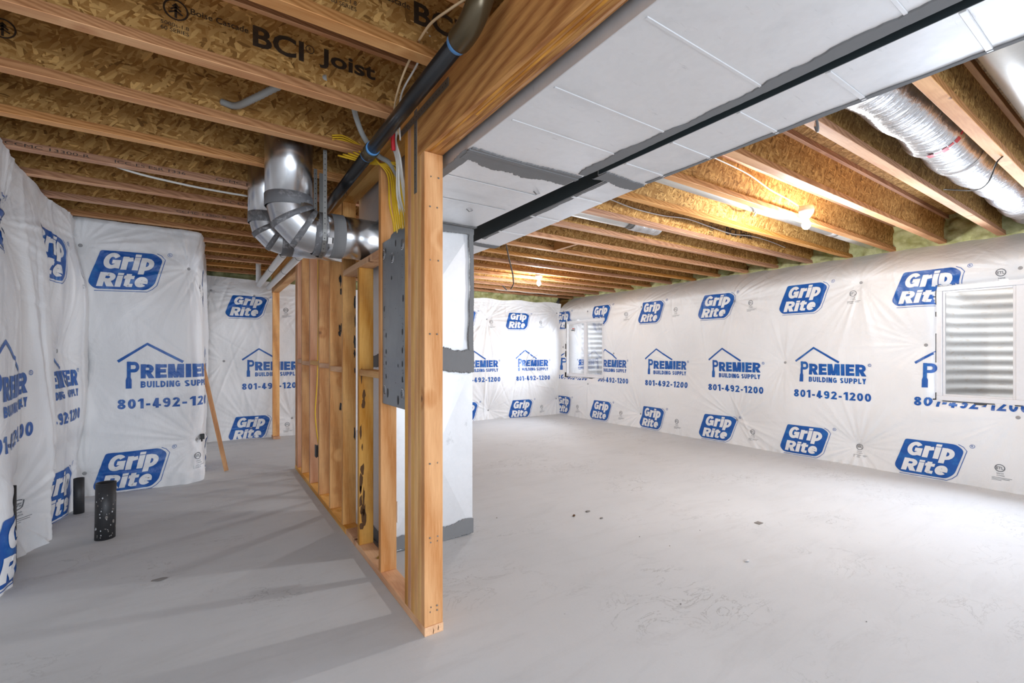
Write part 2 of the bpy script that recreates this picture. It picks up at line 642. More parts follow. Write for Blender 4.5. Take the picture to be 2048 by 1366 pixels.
def rounded(pts, r, n=5):
    out = []
    N = len(pts)
    for i in range(N):
        p, a, b = np.array(pts[i], float), np.array(pts[i - 1], float), np.array(pts[(i + 1) % N], float)
        ri = r[i] if isinstance(r, (list, tuple)) else r
        u, v = (a - p) / np.linalg.norm(a - p), (b - p) / np.linalg.norm(b - p)
        s, e = p + u * ri, p + v * ri
        for k in range(n + 1):
            t = k / n
            out.append(tuple((1 - t) ** 2 * s + 2 * t * (1 - t) * p + t * t * e))
    return out


def mstroke(pts, w):
    """polyline stroke with mitred corners and flat ends"""
    P = [np.array(p, float) for p in pts]
    n = len(P)
    V = []
    for i in range(n):
        d0 = P[i] - P[i - 1] if i else P[1] - P[0]
        d1 = P[i + 1] - P[i] if i < n - 1 else P[-1] - P[-2]
        d0, d1 = d0 / np.linalg.norm(d0), d1 / np.linalg.norm(d1)
        n0 = np.array((-d0[1], d0[0]))
        m = n0 + np.array((-d1[1], d1[0]))
        m /= max(1e-6, np.linalg.norm(m))
        k = w / 2 / max(0.4, float(m.dot(n0)))
        V += [P[i] + m * k, P[i] - m * k]
    F = []
    for i in range(n - 1):
        F += [(2 * i, 2 * i + 1, 2 * i + 3), (2 * i, 2 * i + 3, 2 * i + 2)]
    return np.array(V), np.array(F)


def arc(cx, cy, rx, ry, a0, a1, n=9):
    return [(cx + rx * math.cos(math.radians(a0 + (a1 - a0) * k / n)), cy + ry * math.sin(math.radians(a0 + (a1 - a0) * k / n))) for k in range(n + 1)]


def glyph(ch, w):
    """heavy sans glyph, cap height 1; returns (width, [strokes], [polygons])"""
    h, b = w / 2, 1 - w / 2
    x = 0.80                                              # x-height
    S, Q = [], []
    stem = lambda X, a=0.0, c=1.0: S.append([(X, a), (X, c)])

    def bowl(W, lo, hi):
        r = (hi - lo) / 2
        xr = max(h + 0.02, W - h - r * 0.9)
        S.append([(h, hi), (xr, hi)] + arc(xr, (lo + hi) / 2, W - h - xr, r, 85, -85, 7) + [(xr, lo), (h, lo)])
        return xr
    if ch in 'PR':
        W = 0.72
        stem(h)
        xr = bowl(W, 0.46, b)
        if ch == 'R':
            Q.append([(xr - w * 0.75, 0.5), (xr + w * 0.3, 0.5), (W + 0.03, 0.0), (W - w * 1.1, 0.0)])
    elif ch == 'B':
        W = 0.72
        stem(h)
        bowl(W - 0.03, 0.52, b)
        bowl(W, h, 0.52)
    elif ch == 'D':
        W = 0.74
        stem(h)
        bowl(W, h, b)
    elif ch == 'E':
        W = 0.62
        stem(h)
        S += [[(h, b), (W, b)], [(h, 0.51), (W * 0.93, 0.51)], [(h, h), (W, h)]]
    elif ch == 'L':
        W = 0.58
        S.append([(h, 1), (h, h), (W, h)])
    elif ch == 'I':
        W = w
        stem(h)
    elif ch == 'M':
        W = 0.90
        stem(h)
        stem(W - h)
        Q += [[(0, 1), (w * 1.35, 1), (W / 2, 0.36), (W / 2, 0.0), (W / 2 - w * 0.45, 0)], [(W, 1), (W - w * 1.35, 1), (W / 2, 0.36), (W / 2, 0), (W / 2 + w * 0.45, 0)]]
    elif ch == 'N':
        W = 0.74
        stem(h)
        stem(W - h)
        Q.append([(0, 1), (w * 1.2, 1), (W, 0), (W - w * 1.2, 0)])
    elif ch == 'U':
        W = 0.72
        S.append([(h, 1)] + arc(W / 2, 0.36, W / 2 - h, 0.36 - h, 180, 360, 12) + [(W - h, 1)])
    elif ch == 'Y':
        W = 0.70
        S.append([(W / 2, 0), (W / 2, 0.48)])
        Q += [[(0, 1), (w * 1.15, 1), (W / 2 + h, 0.42), (W / 2 - h, 0.42)], [(W, 1), (W - w * 1.15, 1), (W / 2 - h, 0.42), (W / 2 + h, 0.42)]]
    elif ch == 'G':
        W = 0.76
        S.append(arc(W / 2, 0.5, W / 2 - h, 0.5 - h, 38, 305, 20) + [(W - h, 0.13 + h * 0.4), (W - h, 0.46), (W * 0.5, 0.46)])
    elif ch == 'S':
        W = 0.66
        S.append(arc(W / 2, 0.735, W / 2 - h, 0.265 - h, 25, 255, 12)[:-1] + arc(W / 2, 0.265, W / 2 - h, 0.265 - h, 75, -155, 12))
    elif ch in '08':
        W = 0.60
        if ch == '0':
            S.append(arc(W / 2, 0.5, W / 2 - h, 0.5 - h, 90, 451, 24))
        else:
            S += [arc(W / 2, 0.74, W / 2 - h - 0.02, 0.26 - h, 90, 451, 18), arc(W / 2, 0.28, W / 2 - h, 0.28 - h, 90, 451, 18)]
    elif ch == '1':
        W = 0.42
        stem(W - h)
        Q.append([(W - w, 1), (W - w, 0.74), (0, 0.68), (0, 0.82)])
    elif ch == '2':
        W = 0.60
        S.append(arc(W / 2, 0.70, W / 2 - h, 0.30 - h, 170, -35, 12) + [(h * 1.2, h), (W, h)])
    elif ch == '4':
        W = 0.62
        S.append([(W - w * 1.2, 0), (W - w * 1.2, 1)])
        S.append([(W, 0.27), (h * 0.4, 0.27)])
        Q.append([(0, 0.34), (0, 0.2), (w * .6, 0.27), (W - w, 0.82), (W - w, 1), (W - w * 1.7, 1)])
    elif ch == '9':
        W = 0.60
        S.append(arc(W / 2, 0.68, W / 2 - h, 0.32 - h, 0, 360, 20))
        S.append([(W - h, 0.68)] + arc(W / 2, 0.42, W / 2 - h, 0.42 - h, 0, -140, 12))
    elif ch == '-':
        W = 0.40
        S.append([(0.04, 0.38), (0.36, 0.38)])
    elif ch == 'r':
        W = 0.46
        stem(h, 0, x)
        S.append([(h, x - w * 1.3), (h + 0.03, x - w * 0.75), (W, x - h)])
    elif ch == 'i':
        W = w
        stem(h, 0, x)
        stem(h, 0.84, 1.0)
    elif ch == 'p':
        W = 0.64
        stem(h, -0.24, x)
        bowl(W, h, x - h)
    elif ch == 't':
        W = 0.46
        S.append([(W * 0.42, 0.95), (W * 0.42, h * 1.3), (W * 0.55, h), (W, h)])
        S.append([(0, x - h * 0.7), (W, x - h * 0.7)])
    elif ch == 'e':
        W = 0.62
        S.append([(h, x * 0.5), (W - h, x * 0.5)] + arc(W / 2, x / 2, W / 2 - h, x / 2 - h, 5, 318, 20))
    else:
        W = 0.32
    return W, S, Q


def block_text(body, w, track=0.1, shear=0.0):
    parts, X = [], 0.0
    for ch in body:
        W, S, Q = glyph(ch, w)
        for p in S:
            parts.append(mstroke([(X + a, b_) for a, b_ in p], w * (0.88 if len(p) > 2 or abs(p[0][1] - p[1][1]) < 0.01 else 1)))
        for p in Q:
            parts.append(poly([(X + a, b_) for a, b_ in p]))
        X += W + track
    V, F = merge(parts)
    V[:, 0] += V[:, 1] * shear
    return V, F


def badge_template():
    # 0.49 x 0.335 m, leaning to the right, chamfered corners
    sh = [(0.035, 0.33), (0.475, 0.33), (0.455, 0.005), (-0.0, 0.005)]
    sh = [(0.055, 0.335), (0.425, 0.335), (0.487, 0.285), (0.45, 0.055), (0.40, 0.0), (0.05, 0.0), (0.0, 0.055)]
    body = poly(rounded(sh, [0.02, 0.03, 0.03, 0.03, 0.03, 0.03, 0.03]))
    line = stroke([(0.44, 0.338), (0.475, 0.32), (0.505, 0.285), (0.468, 0.045), (0.44, 0.01), (0.405, -0.015), (0.05, -0.015)], 0.005)
    reg = merge([fit(text_raw('R'), 0.527, 0.325, 0.541, 0.343), circle(0.534, 0.334, 0.016, 0.003, 16)])
    blue = refine(merge([body, line, reg]), 0.018)
    grip = fit(block_text('Grip', 0.265, 0.045, 0.10), 0.085, 0.140, 0.43, 0.318)
    rite = fit(block_text('Rite', 0.265, 0.045, 0.10), 0.060, 0.022, 0.400, 0.145)
    lett = refine(merge([grip, rite]), 0.022)
    for t in (blue, lett):
        t[0][:, 0] += (t[0][:, 1] - 0.165) * 0.13
    return blue, lett


def premier_template():
    roof = stroke([(0.0, 0.375), (0.205, 0.52), (0.465, 0.368)], 0.022)
    P = fit(block_text('P', 0.22), 0.062, 0.235, 0.148, 0.375)
    P = (P[0], P[1])
    stem = poly([(0.062, 0.17), (0.088, 0.17), (0.088, 0.25), (0.062, 0.25)])
    handle = poly([(0.055, 0.155), (0.096, 0.155), (0.096, 0.225), (0.089, 0.245), (0.061, 0.245), (0.055, 0.225)])
    rem = fit(block_text('REMIER', 0.27, 0.07), 0.158, 0.235, 0.715, 0.352)
    bs = fit(block_text('BUILDING SUPPLY', 0.26, 0.12), 0.158, 0.158, 0.712, 0.212)
    ph = fit(block_text('801-492-1200', 0.235, 0.13), 0.0, -0.012, 0.755, 0.070)
    reg = merge([circle(0.742, 0.345, 0.013, 0.004, 14), fit(text_raw('R'), 0.737, 0.339, 0.747, 0.352)])
    t = merge([roof, P, handle, rem, bs, ph, reg])
    t[0][:, 1] *= 1.08
    return refine(t, 0.024)


def etl_template():
    return refine(merge([circle(0.05, 0.13, 0.030, 0.006, 20), fit(text_raw('ETL', 0, 0.02), 0.028, 0.118, 0.072, 0.142),
                         fit(text_raw('Intertek'), 0.03, 0.078, 0.075, 0.09), fit(text_raw('3154326'), 0.03, 0.06, 0.08, 0.07),
                         stroke([(0.0, 0.045), (0.125, 0.045)], 0.003), stroke([(0.0, 0.034), (0.11, 0.034)], 0.003),
                         stroke([(0.0, 0.023), (0.06, 0.023)], 0.003)]), 0.06)


BADGE, BADGE_T = badge_template()
PREM = premier_template()
ETL = etl_template()


# ------------------------------------------------------------------ wrap sheets
class Sheet:
    """a hung sheet: path in plan, fasteners that pull it in, pleats that fan out of them"""

    def __init__(s, name, path, fasteners, zs, svals, seed=1, hole=None, billow=0.05, extra=None, curl=None, lines=40, top=None):
        rng = np.random.RandomState(seed)
        s.s, s.z = np.array(svals), np.array(zs)
        s.path = path
        S, Z = np.meshgrid(s.s, s.z, indexing='ij')
        base = np.array([path(v) for v in s.s])           # x, y, nx, ny
        d = np.zeros_like(S)
        near = np.ones_like(S)
        for (fs, fz, a) in fasteners:
            r = np.hypot(S - fs, Z - fz)
            th = np.arctan2(Z - fz, S - fs)
            near *= 1 - np.exp(-(r / 0.30) ** 2)
            f = np.zeros_like(S)
            for k in (7, 11, 16, 23, 29, 37):
                ph = rng.uniform(0, 6.28)
                f += (1 - np.abs(np.cos(th * k / 2 + ph + 1.2 * np.sin(th * 2 + ph)))) ** 1.5 * (0.6 if k > 20 else 1.0) * (r > 0)
            mask = 0.35 + 0.65 * (0.5 + 0.5 * np.cos(th * rng.randint(2, 5) + rng.uniform(0, 6.28)))
            d += a * 0.026 * f * mask * (r / (r + 0.17)) ** 1.3 * np.exp(-r / 0.32)
            d -= a * 0.020 * np.exp(-(r / 0.05) ** 1.2)
        d += billow * near - billow * 0.5
        d += 0.010 * (np.sin(S * 2.1 + seed) * np.cos(Z * 2.7 + S) + 0.5 * np.sin(S * 5.3 - Z * 3.1 + seed))
        for i in range(lines):                            # free creases
            cs, cz = rng.uniform(s.s[0], s.s[-1]), rng.uniform(0.0, 2.3)
            an = rng.choice([rng.normal(1.57, 0.35), rng.uniform(0, 3.14)])
            L, w = rng.uniform(0.15, 0.55), rng.uniform(0.007, 0.02)
            x = (S - cs) * math.cos(an) + (Z - cz) * math.sin(an)
            y = -(S - cs) * math.sin(an) + (Z - cz) * math.cos(an) + 0.12 * x * x
            d += rng.uniform(-0.009, 0.012) * np.exp(-(y / w) ** 2) * np.exp(-(x / L) ** 4)
        # gathered bottom
        d += 0.006 * np.exp(-Z / 0.06) * np.sin(S * 41 + 3 * np.sin(S * 9))
        if extra is not None:
            d += extra(S, Z)
        if hole is not None:
            for (a, b, c, e) in hole:
                ds = np.maximum(np.maximum(a - S, S - b), 0)
                dz = np.maximum(np.maximum(c - Z, Z - e), 0)
                q = np.exp(-np.hypot(ds, dz) / 0.035)
                d = d * (1 - q) + (-0.07) * q
        if curl is not None:
            d = d - curl(Z)
        if top is not None:                               # uneven hung top edge
            Z = np.where(Z > 1.9, 1.9 + (Z - 1.9) * (top(S) - 1.9) / (s.z[-1] - 1.9), Z)
        s.P = np.stack([base[:, None, 0] + base[:, None, 2] * d, base[:, None, 1] + base[:, None, 3] * d, Z], -1)
        gs = np.gradient(s.P, axis=0)
        gz = np.gradient(s.P, axis=1)
        n = np.cross(gs, gz)
        n /= np.linalg.norm(n, axis=-1, keepdims=True) + 1e-9
        want = np.stack([base[:, None, 2] + 0 * Z, base[:, None, 3] + 0 * Z, 0 * Z], -1)
        flip = np.sign((n * want).sum(-1, keepdims=True))
        flip[flip == 0] = 1
        s.N = n * flip
        ns, nz = len(s.s), len(s.z)
        idx = np.arange(ns * nz).reshape(ns, nz)
        q = np.stack([idx[:-1, :-1], idx[1:, :-1], idx[1:, 1:], idx[:-1, 1:]], -1).reshape(-1, 4)
        s.hole = hole
        if hole is not None:
            cs = ((s.s[:-1] + s.s[1:]) / 2)[:, None] + 0 * s.z[None, :-1]
            cz = ((s.z[:-1] + s.z[1:]) / 2)[None, :] + 0 * s.s[:-1, None]
            keep = np.ones(cs.shape, bool)
            for h in hole:
                keep &= ~s.in_hole(cs, cz, h)
            q = q[keep.reshape(-1)]
        me = D.meshes.new(name)
        V = s.P.reshape(-1, 3)
        me.vertices.add(len(V))
        me.vertices.foreach_set('co', V.reshape(-1))
        me.loops.add(len(q) * 4)
        me.loops.foreach_set('vertex_index', q.reshape(-1))
        me.polygons.add(len(q))
        me.polygons.foreach_set('loop_start', np.arange(0, len(q) * 4, 4))
        me.polygons.foreach_set('loop_total', np.full(len(q), 4))
        me.polygons.foreach_set('use_smooth', np.ones(len(q), bool))
        me.update(calc_edges=True)
        me.validate()
        s.o = struct(link(name, me, M['wrap']))
        for (fs, fz, a) in fasteners:
            if a > 0.45 and s.s[0] < fs < s.s[-1] and fz < 2.2:
                s.cap(fs, fz)

    @staticmethod
    def in_hole(cs, cz, h):
        a, b, c, e = h
        w = 0.006 * np.sin(cz * 31) + 0.008 * np.sin(cz * 13 + 1)
        v = 0.006 * np.sin(cs * 27) + 0.008 * np.sin(cs * 11 + 2)
        return (cs > a + w) & (cs < b + w * 0.6) & (cz > c + v) & (cz < e + v * 0.7)

    def at(s, S, Z, off=0.0):
        i = np.clip(np.searchsorted(s.s, S) - 1, 0, len(s.s) - 2)
        j = np.clip(np.searchsorted(s.z, Z) - 1, 0, len(s.z) - 2)
        u = np.clip((S - s.s[i]) / (s.s[i + 1] - s.s[i]), 0, 1)[:, None]
        v = np.clip((Z - s.z[j]) / (s.z[j + 1] - s.z[j]), 0, 1)[:, None]
        out = []
        for A in (s.P, s.N):
            out.append(A[i, j] * (1 - u) * (1 - v) + A[i + 1, j] * u * (1 - v) + A[i, j + 1] * (1 - u) * v + A[i + 1, j + 1] * u * v)
        return out[0] + out[1] * off

    def cap(s, fs, fz):
        p = s.at(np.array([fs]), np.array([fz]), 0.002)[0]
        i = min(max(int(np.searchsorted(s.s, fs)) - 1, 0), len(s.s) - 1)
        b = s.path(fs)
        n = Vector((b[2], b[3], 0))
        t = Vector((-b[3], b[2], 0))
        V = []
        for rr, h in ((0.016, 0.0), (0.015, 0.004), (0.007, 0.006), (0.004, 0.003)):
            for k in range(12):
                a = 2 * PI * k / 12
                V.append(Vector(p) + t * (rr * math.cos(a)) + Vector((0, 0, rr * math.sin(a))) + n * h)
        F = [(r * 12 + k, r * 12 + (k + 1) % 12, r * 12 + 12 + (k + 1) % 12, r * 12 + 12 + k) for r in range(3) for k in range(12)]
        F.append(tuple(36 + k for k in range(12)))
        mesh('cap_fastener', V, F, M['washer'], s.o, Vector(p), True)

    def print(s, name, t, s0, z0, mat, off=0.0018, tilt=0.0, parent=None, scale=1.0):
        V, F = t
        x, y = V[:, 0] * scale, V[:, 1] * scale
        S = s0 + x * math.cos(tilt) - y * math.sin(tilt)
        Z = z0 + x * math.sin(tilt) + y * math.cos(tilt)
        ok = (S > s.s[0]) & (S < s.s[-1]) & (Z > s.z[0]) & (Z < s.z[-1])
        if s.hole is not None:
            for h in s.hole:
                ok &= ~s.in_hole(S, Z, h)
        F = F[ok[F].all(1)]
        if len(F) == 0:
            return None
        used = np.unique(F)
        rm = np.full(len(V), -1)
        rm[used] = np.arange(len(used))
        P = s.at(S[used], Z[used], off)
        return mesh(name, [tuple(p) for p in P], [tuple(int(a) for a in f) for f in rm[F]], mat, parent or s.o, Vector(P[0]), True)

    def badge(s, sc, zc, tilt=0.0):
        b = s.print('printed_badge', BADGE, sc - 0.235, zc - 0.165, M['blue'], 0.003, tilt)
        if b:
            s.print('lettering', BADGE_T, sc - 0.235, zc - 0.165, M['wrap'], 0.0055, tilt, b)

    def premier(s, s0, z0=0.745, tilt=0.0):
        s.print('printed_lettering', PREM, s0, z0, M['blue'], 0.003, tilt)

    def etl(s, s0, zc):
        s.print('printed_mark', ETL, s0 - 0.05, zc - 0.13, M['ink'], 0.0018)


def span(a, b, step):
    return list(np.arange(a, b, step))


# ------------------------------------------------------------------ floor and ceiling
ZJ = 2.33      # underside of the joists
ZD = 2.632     # underside of the subfloor
floor = struct(box('floor', (-3.0, -3.6, -0.10), (6.6, 8.6, 0.0), M['concrete'], None, 0))
ceiling = struct(box('ceiling', (-1.6, -2.6, ZD), (6.5, 8.2, ZD + 0.022), M['osb_deck'], None, 0))


def joist(yfar, x0, x1):
    """an I-joist: strand board web between two veneer flanges; yfar = far edge of the flange"""
    yc = yfar - 0.029
    j = box('joist', (x0, yc - 0.005, ZJ + 0.036), (x1, yc + 0.005, ZD - 0.036), M['osb'], ceiling, 0)
    for za, zb in ((ZJ, ZJ + 0.038), (ZD - 0.038, ZD - 0.0005)):
        f = box('flange', (x0, yc - 0.029, za), (x1, yc + 0.029, zb), [M['flange'], M['edge']], j, 0.002)
        for p in f.data.polygons:
            if abs(p.normal.y) > 0.9:
                p.material_index = 1
    return j


LJ = {k: joist(2.15 + 0.4855 * k, -1.25, 0.85) for k in range(-8, 12)}
RJ = {k: joist(1.072 + 0.413 * k, 0.87, 6.44) for k in range(-8, 16)}


def web_print(name, j, t, x, z, w=1.0, face=-1, mat='black_ink', tilt=0.0):
    y = WL[j.name].y - 0.006
    V, F = t
    P = [(x + a[0] * math.cos(tilt) - a[1] * math.sin(tilt), y, z + a[0] * math.sin(tilt) + a[1] * math.cos(tilt)) for a in V * w]
    return mesh(name, P, [tuple(int(q) for q in f) for f in F], M[mat], j, P[0])


def tree_logo():
    parts = [circle(0, 0, 0.036, 0.006, 28)]
    for zz, ww in ((0.022, 0.010), (0.010, 0.016), (-0.003, 0.021)):
        parts.append(stroke([(-ww, zz - 0.012), (0, zz), (ww, zz - 0.012)], 0.006))
    parts.append(poly([(-0.004, -0.03), (0.004, -0.03), (0.004, 0.02), (-0.004, 0.02)]))
    return merge(parts)


TREE = tree_logo()
BCI = merge([fit(text_raw('BCI', 0, 0.025), 0.0, 0.0, 0.19, 0.085), fit(text_raw('R'), 0.209, 0.054, 0.219, 0.07),
             circle(0.214, 0.062, 0.016, 0.003, 18), fit(text_raw('Joist', 0, 0.025), 0.252, 0.0, 0.495, 0.088)])
BOISE = fit(text_raw('Boise Cascade', 0, 0.01), 0, 0, 0.19, 0.023)
CODES = merge([fit(text_raw('5000s-1.8'), 0, 0.02, 0.085, 0.034), fit(text_raw('60 SERIES'), 0, 0.0, 0.085, 0.014)])
FL = [fit(text_raw(a), 0, 0, 0.34, 0.017) for a in ('CCMC 13300-R', 'PR-L336 HR-1242', 'ICC-ES ESR 1336')]
for j, x, zz in ((LJ[0], 0.155, 2.456), (LJ[-1], 0.645, 2.452), (RJ[4], 4.42, 2.425), (LJ[6], 0.1, 2.45), (RJ[1], 1.9, 2.44), (RJ[8], 3.0, 2.44)):
    web_print('printed_lettering', j, BCI, x, zz)
    web_print('printed_lettering', j, BOISE, x - 0.205, zz + 0.042)
    web_print('printed_mark', j, TREE, x - 0.25, zz + 0.04)
    web_print('printed_lettering', j, CODES, x - 0.295, zz - 0.045)
web_print('printed_mark', LJ[1], TREE, -0.665, 2.49)
for k, x in ((3, -0.9), (3, -0.45), (3, 0.05), (4, 0.1), (5, -0.2)):
    j = LJ[k]
    P = FL[(k + int(x * 10)) % 3]
    y = WL[j.name].y - 0.0295
    V = [(x + a[0], y, ZJ + 0.009 + a[1]) for a in P[0]]
    mesh('printed_lettering', V, [tuple(int(q) for q in f) for f in P[1]], M['black_ink'], j, V[0])
# short block between two far joists of the right room
box('block', (3.15, 1.072 + 0.413 * 6 - 0.0005, ZJ + 0.001), (3.19, 1.072 + 0.413 * 7 - 0.0585, ZJ + 0.089), M['wood_y'], ceiling)


def foam_sheet(name, p0, p1, n, pitch, phase, parent, z0=2.16, z1=2.63, seed=3):
    """lumpy sprayed foam closing the joist bays between plan points p0 and p1; n = into the room"""
    rng = np.random.RandomState(seed)
    L = math.hypot(p1[0] - p0[0], p1[1] - p0[1])
    nu, nv = int(L / 0.022), 22
    u = np.linspace(0, L, nu)
    v = np.linspace(z0, z1, nv)
    U, V = np.meshgrid(u, v, indexing='ij')
    d = 0.03 * np.abs(np.cos(PI * (U - phase) / pitch)) ** 2
    pts = rng.uniform(0, 1, (int(L * 60), 2)) * [L, z1 - z0] + [0, z0]
    best = np.full(U.shape, 9.0)
    for a, b in pts:
        best = np.minimum(best, np.hypot(U - a, (V - b) * 1.2))
    d = d + 0.085 * np.sqrt(np.clip(1 - (best / 0.075) ** 2, 0, 1))
    tx, ty = (p1[0] - p0[0]) / L, (p1[1] - p0[1]) / L
    P = np.stack([p0[0] + tx * U + n[0] * d, p0[1] + ty * U + n[1] * d, V], -1).reshape(-1, 3)
    F = [(i * nv + j, (i + 1) * nv + j, (i + 1) * nv + j + 1, i * nv + j + 1) for i in range(nu - 1) for j in range(nv - 1)]
    o = mesh(name, P, F, M['foam'], parent, P[0], True)
    o['kind'] = 'stuff'
    return o


# ------------------------------------------------------------------ wall on the right: wrap, windows
def p_right(s):
    return (5.84, 7.10 - s, -1, 0)


WY = [(0.34, 1.42, 0.752, 1.862), (5.895, 6.945, 0.75, 1.835)]      # the two window openings (y0, y1, z0, z1)
Y2S = lambda y: 7.10 - y
fr = [(2.025, 1.972, 1.2), (0.865, 1.954, 1.0), (1.49, 1.293, 0.7), (2.804, 1.098, 0.8), (2.043, 0.207, 1.2), (0.879, 0.653, 0.9),
      (6.284, 1.98, 0.8), (5.028, 1.957, 1.2), (5.048, 0.222, 1.1), (6.284, 0.638, 0.9), (5.632, 1.203, 0.8),
      (6.99, 1.328, 0.7), (4.318, 1.049, 0.6), (3.425, 0.324, 1.1), (3.459, 1.907, 1.3), (6.98, 0.177, 0.9), (6.99, 2.03, 0.8),
      (-0.3, 1.95, 1), (-0.3, 0.3, 1)]
fr = [(Y2S(y), z, a) for y, z, a in fr] + [(Y2S(0.6 + 0.413 * k), 2.25, 0.35) for k in range(0, 15)]
sh = Sheet('wall_right', p_right, fr, span(0, 2.335, 0.0117), span(0, 6.45, 0.0122) + span(6.45, 9.6, 0.05), seed=5,
           hole=[(Y2S(b), Y2S(a), c, e) for a, b, c, e in WY], billow=0.05,
           curl=lambda Z: 0.43 * np.clip((Z - 2.02) / 0.31, 0, 1) ** 1.7)
WR = sh.o
for y in (1.495, 2.605, 3.71, 4.82, 5.93, 7.00, 0.38, -0.72):
    sh.badge(Y2S(y), 1.852 + (0.03 if y == 5.93 else 0), tilt=0.0)
    sh.badge(Y2S(y) + 0.02, 0.192)
for y in (1.565, 2.672, 3.79, 4.89, 6.01, 7.07, 0.45):
    sh.premier(Y2S(y), 0.712)
for y in (2.09, 3.21, 4.33, 5.30, 0.98):
    sh.etl(Y2S(y), 1.86 if y > 1 else 1.93)
for y in (2.04, 3.18, 4.30, 5.42, 6.5, 0.98):
    sh.etl(Y2S(y), 0.20)
foam_sheet('spray_foam', (6.36, -1.5), (6.36, 7.3), (-1, 0), 0.413, 0.1, WR, 2.26, 2.632)
FB = M['rim']
for lo, hi in (((6.0, -2.6, 0), (6.2, 7.3, 0.70)), ((6.0, -2.6, 1.92), (6.2, 7.3, 2.0)), ((6.0, -2.6, 0.70), (6.2, 0.27, 1.92)),
               ((6.0, 1.49, 0.70), (6.2, 5.83, 1.92)), ((6.0, 7.0, 0.70), (6.2, 7.3, 1.92))):
    box('foundation', lo, hi, FB, WR, 0)
box('rim_board', (6.45, -2.6, 1.9), (6.48, 8.2, ZD), M['osb'], WR, 0)

# ------------------------------------------------------------------ far wall
FP0, FP1 = (-0.12, 7.512), (5.92, 7.062)
FL_ = math.hypot(FP1[0] - FP0[0], FP1[1] - FP0[1])
fn = (-(FP1[1] - FP0[1]) / FL_ * -1, (FP1[0] - FP0[0]) / FL_ * -1)


def p_far(s):
    t = s / FL_
    return (FP0[0] + (FP1[0] - FP0[0]) * t, FP0[1] + (FP1[1] - FP0[1]) * t, fn[0], fn[1])


ff = [(4.282, 1.83, 1.4), (5.1, 0.99, 1.3), (4.302, 0.162, 1.2), (0.568, 2.059, 1.0), (0.531, 0.149, 1.1), (1.056, 0.246, 1.0),
      (3.5, 1.1, 1), (5.83, 2.05, 0.8), (5.82, 0.3, 0.9), (0.05, 2.1, 0.7), (0.2, 1.1, 0.6), (1.3, 2.0, 0.8)]
ff = [(x + 0.12, z, a) for x, z, a in ff] + [(4.0 + 0.3 * k, 2.2, 0.35) for k in range(7)] + [(0.2 + 0.4 * k, 2.24, 0.35) for k in range(4)]
sf = Sheet('wall_back', p_far, ff, span(0, 2.335, 0.0122), span(0, 1.5, 0.0122) + span(1.5, 3.9, 0.06) + span(3.9, FL_ - 0.01, 0.0122),
           seed=11, billow=0.07, top=lambda S: np.where(S < 1.6, 2.285 - 0.05 * S, 2.20 + 0.012 * np.sin(S * 9)) , lines=70)
for x, z in ((4.88, 1.82), (4.93, 0.158), (0.464, 1.876), (0.50, 0.15), (3.79, 0.165), (3.77, 1.83), (1.6, 1.85), (1.6, 0.17)):
    sf.badge(x + 0.12, z)
for x in (4.85, 3.74, 0.42, 5.9):
    sf.premier(x + 0.12, 0.70 if x > 1 else 0.71)
for x, z in ((0.97, 1.84), (5.40, 1.80), (5.42, 0.17), (4.36, 1.78), (0.99, 0.16)):
    sf.etl(x + 0.12, z)
foam_sheet('spray_foam', (-0.3, 7.75), (5.95, 7.32), (0, -1), 0.4, 0, sf.o, 2.05, 2.632, 9)
box('foundation', (-1.3, 7.8, 0), (6.45, 8.0, 2.64), FB, sf.o, 0)

# ------------------------------------------------------------------ boxed-out corner on the left, wrapped round
R0 = 0.13


def p_nook(s):
    a = 0.75
    if s < a:
        return (-0.93 + s, 5.25, 0, -1)
    L = R0 * PI / 2
    if s < a + L:
        t = (s - a) / R0
        return (-0.93 + a + R0 * math.sin(t), 5.25 + R0 * (1 - math.cos(t)), math.sin(t), -math.cos(t))
    q = s - a - L
    return (-0.93 + a + R0 + q * 0.02, 5.25 + R0 + q, 1, 0)


def nook_extra(S, Z):
    return 0.02 * np.sin(Z * 3.0) * np.exp(-((S - 0.85) / 0.2) ** 2) + 0.035 * np.exp(-((Z - 0.08) / 0.12) ** 2) * np.exp(-((S - 0.8) / 0.2) ** 2)


fnk = [(0.04, 2.129, 1.0), (0.81, 2.008, 1.2), (0.065, 0.189, 1.3), (0.88, 0.392, 1.0), (0.05, 1.1, 0.5), (1.7, 2.0, 1), (1.8, 0.3, 1), (0.4, 2.33, 0.4), (0.7, 2.33, 0.4)]
sn = Sheet('wall_nook', p_nook, fnk, span(0, 2.37, 0.0117), span(0, 1.25, 0.0105) + span(1.25, 3.0, 0.02), seed=21, billow=0.035,
           extra=nook_extra, lines=34)
sn.badge(0.34, 1.93, 0.03)
sn.badge(0.37, 0.175, 0.02)
sn.badge(1.43, 1.90)
sn.badge(1.46, 0.2)
sn.premier(0.285, 0.735)
sn.premier(1.40, 0.72)
sn.etl(1.0, 1.85)
sn.etl(0.86, 0.24)

# ------------------------------------------------------------------ wall on the left


def p_left(s):
    return (-0.92 - 0.0 * s, s, 1, 0)


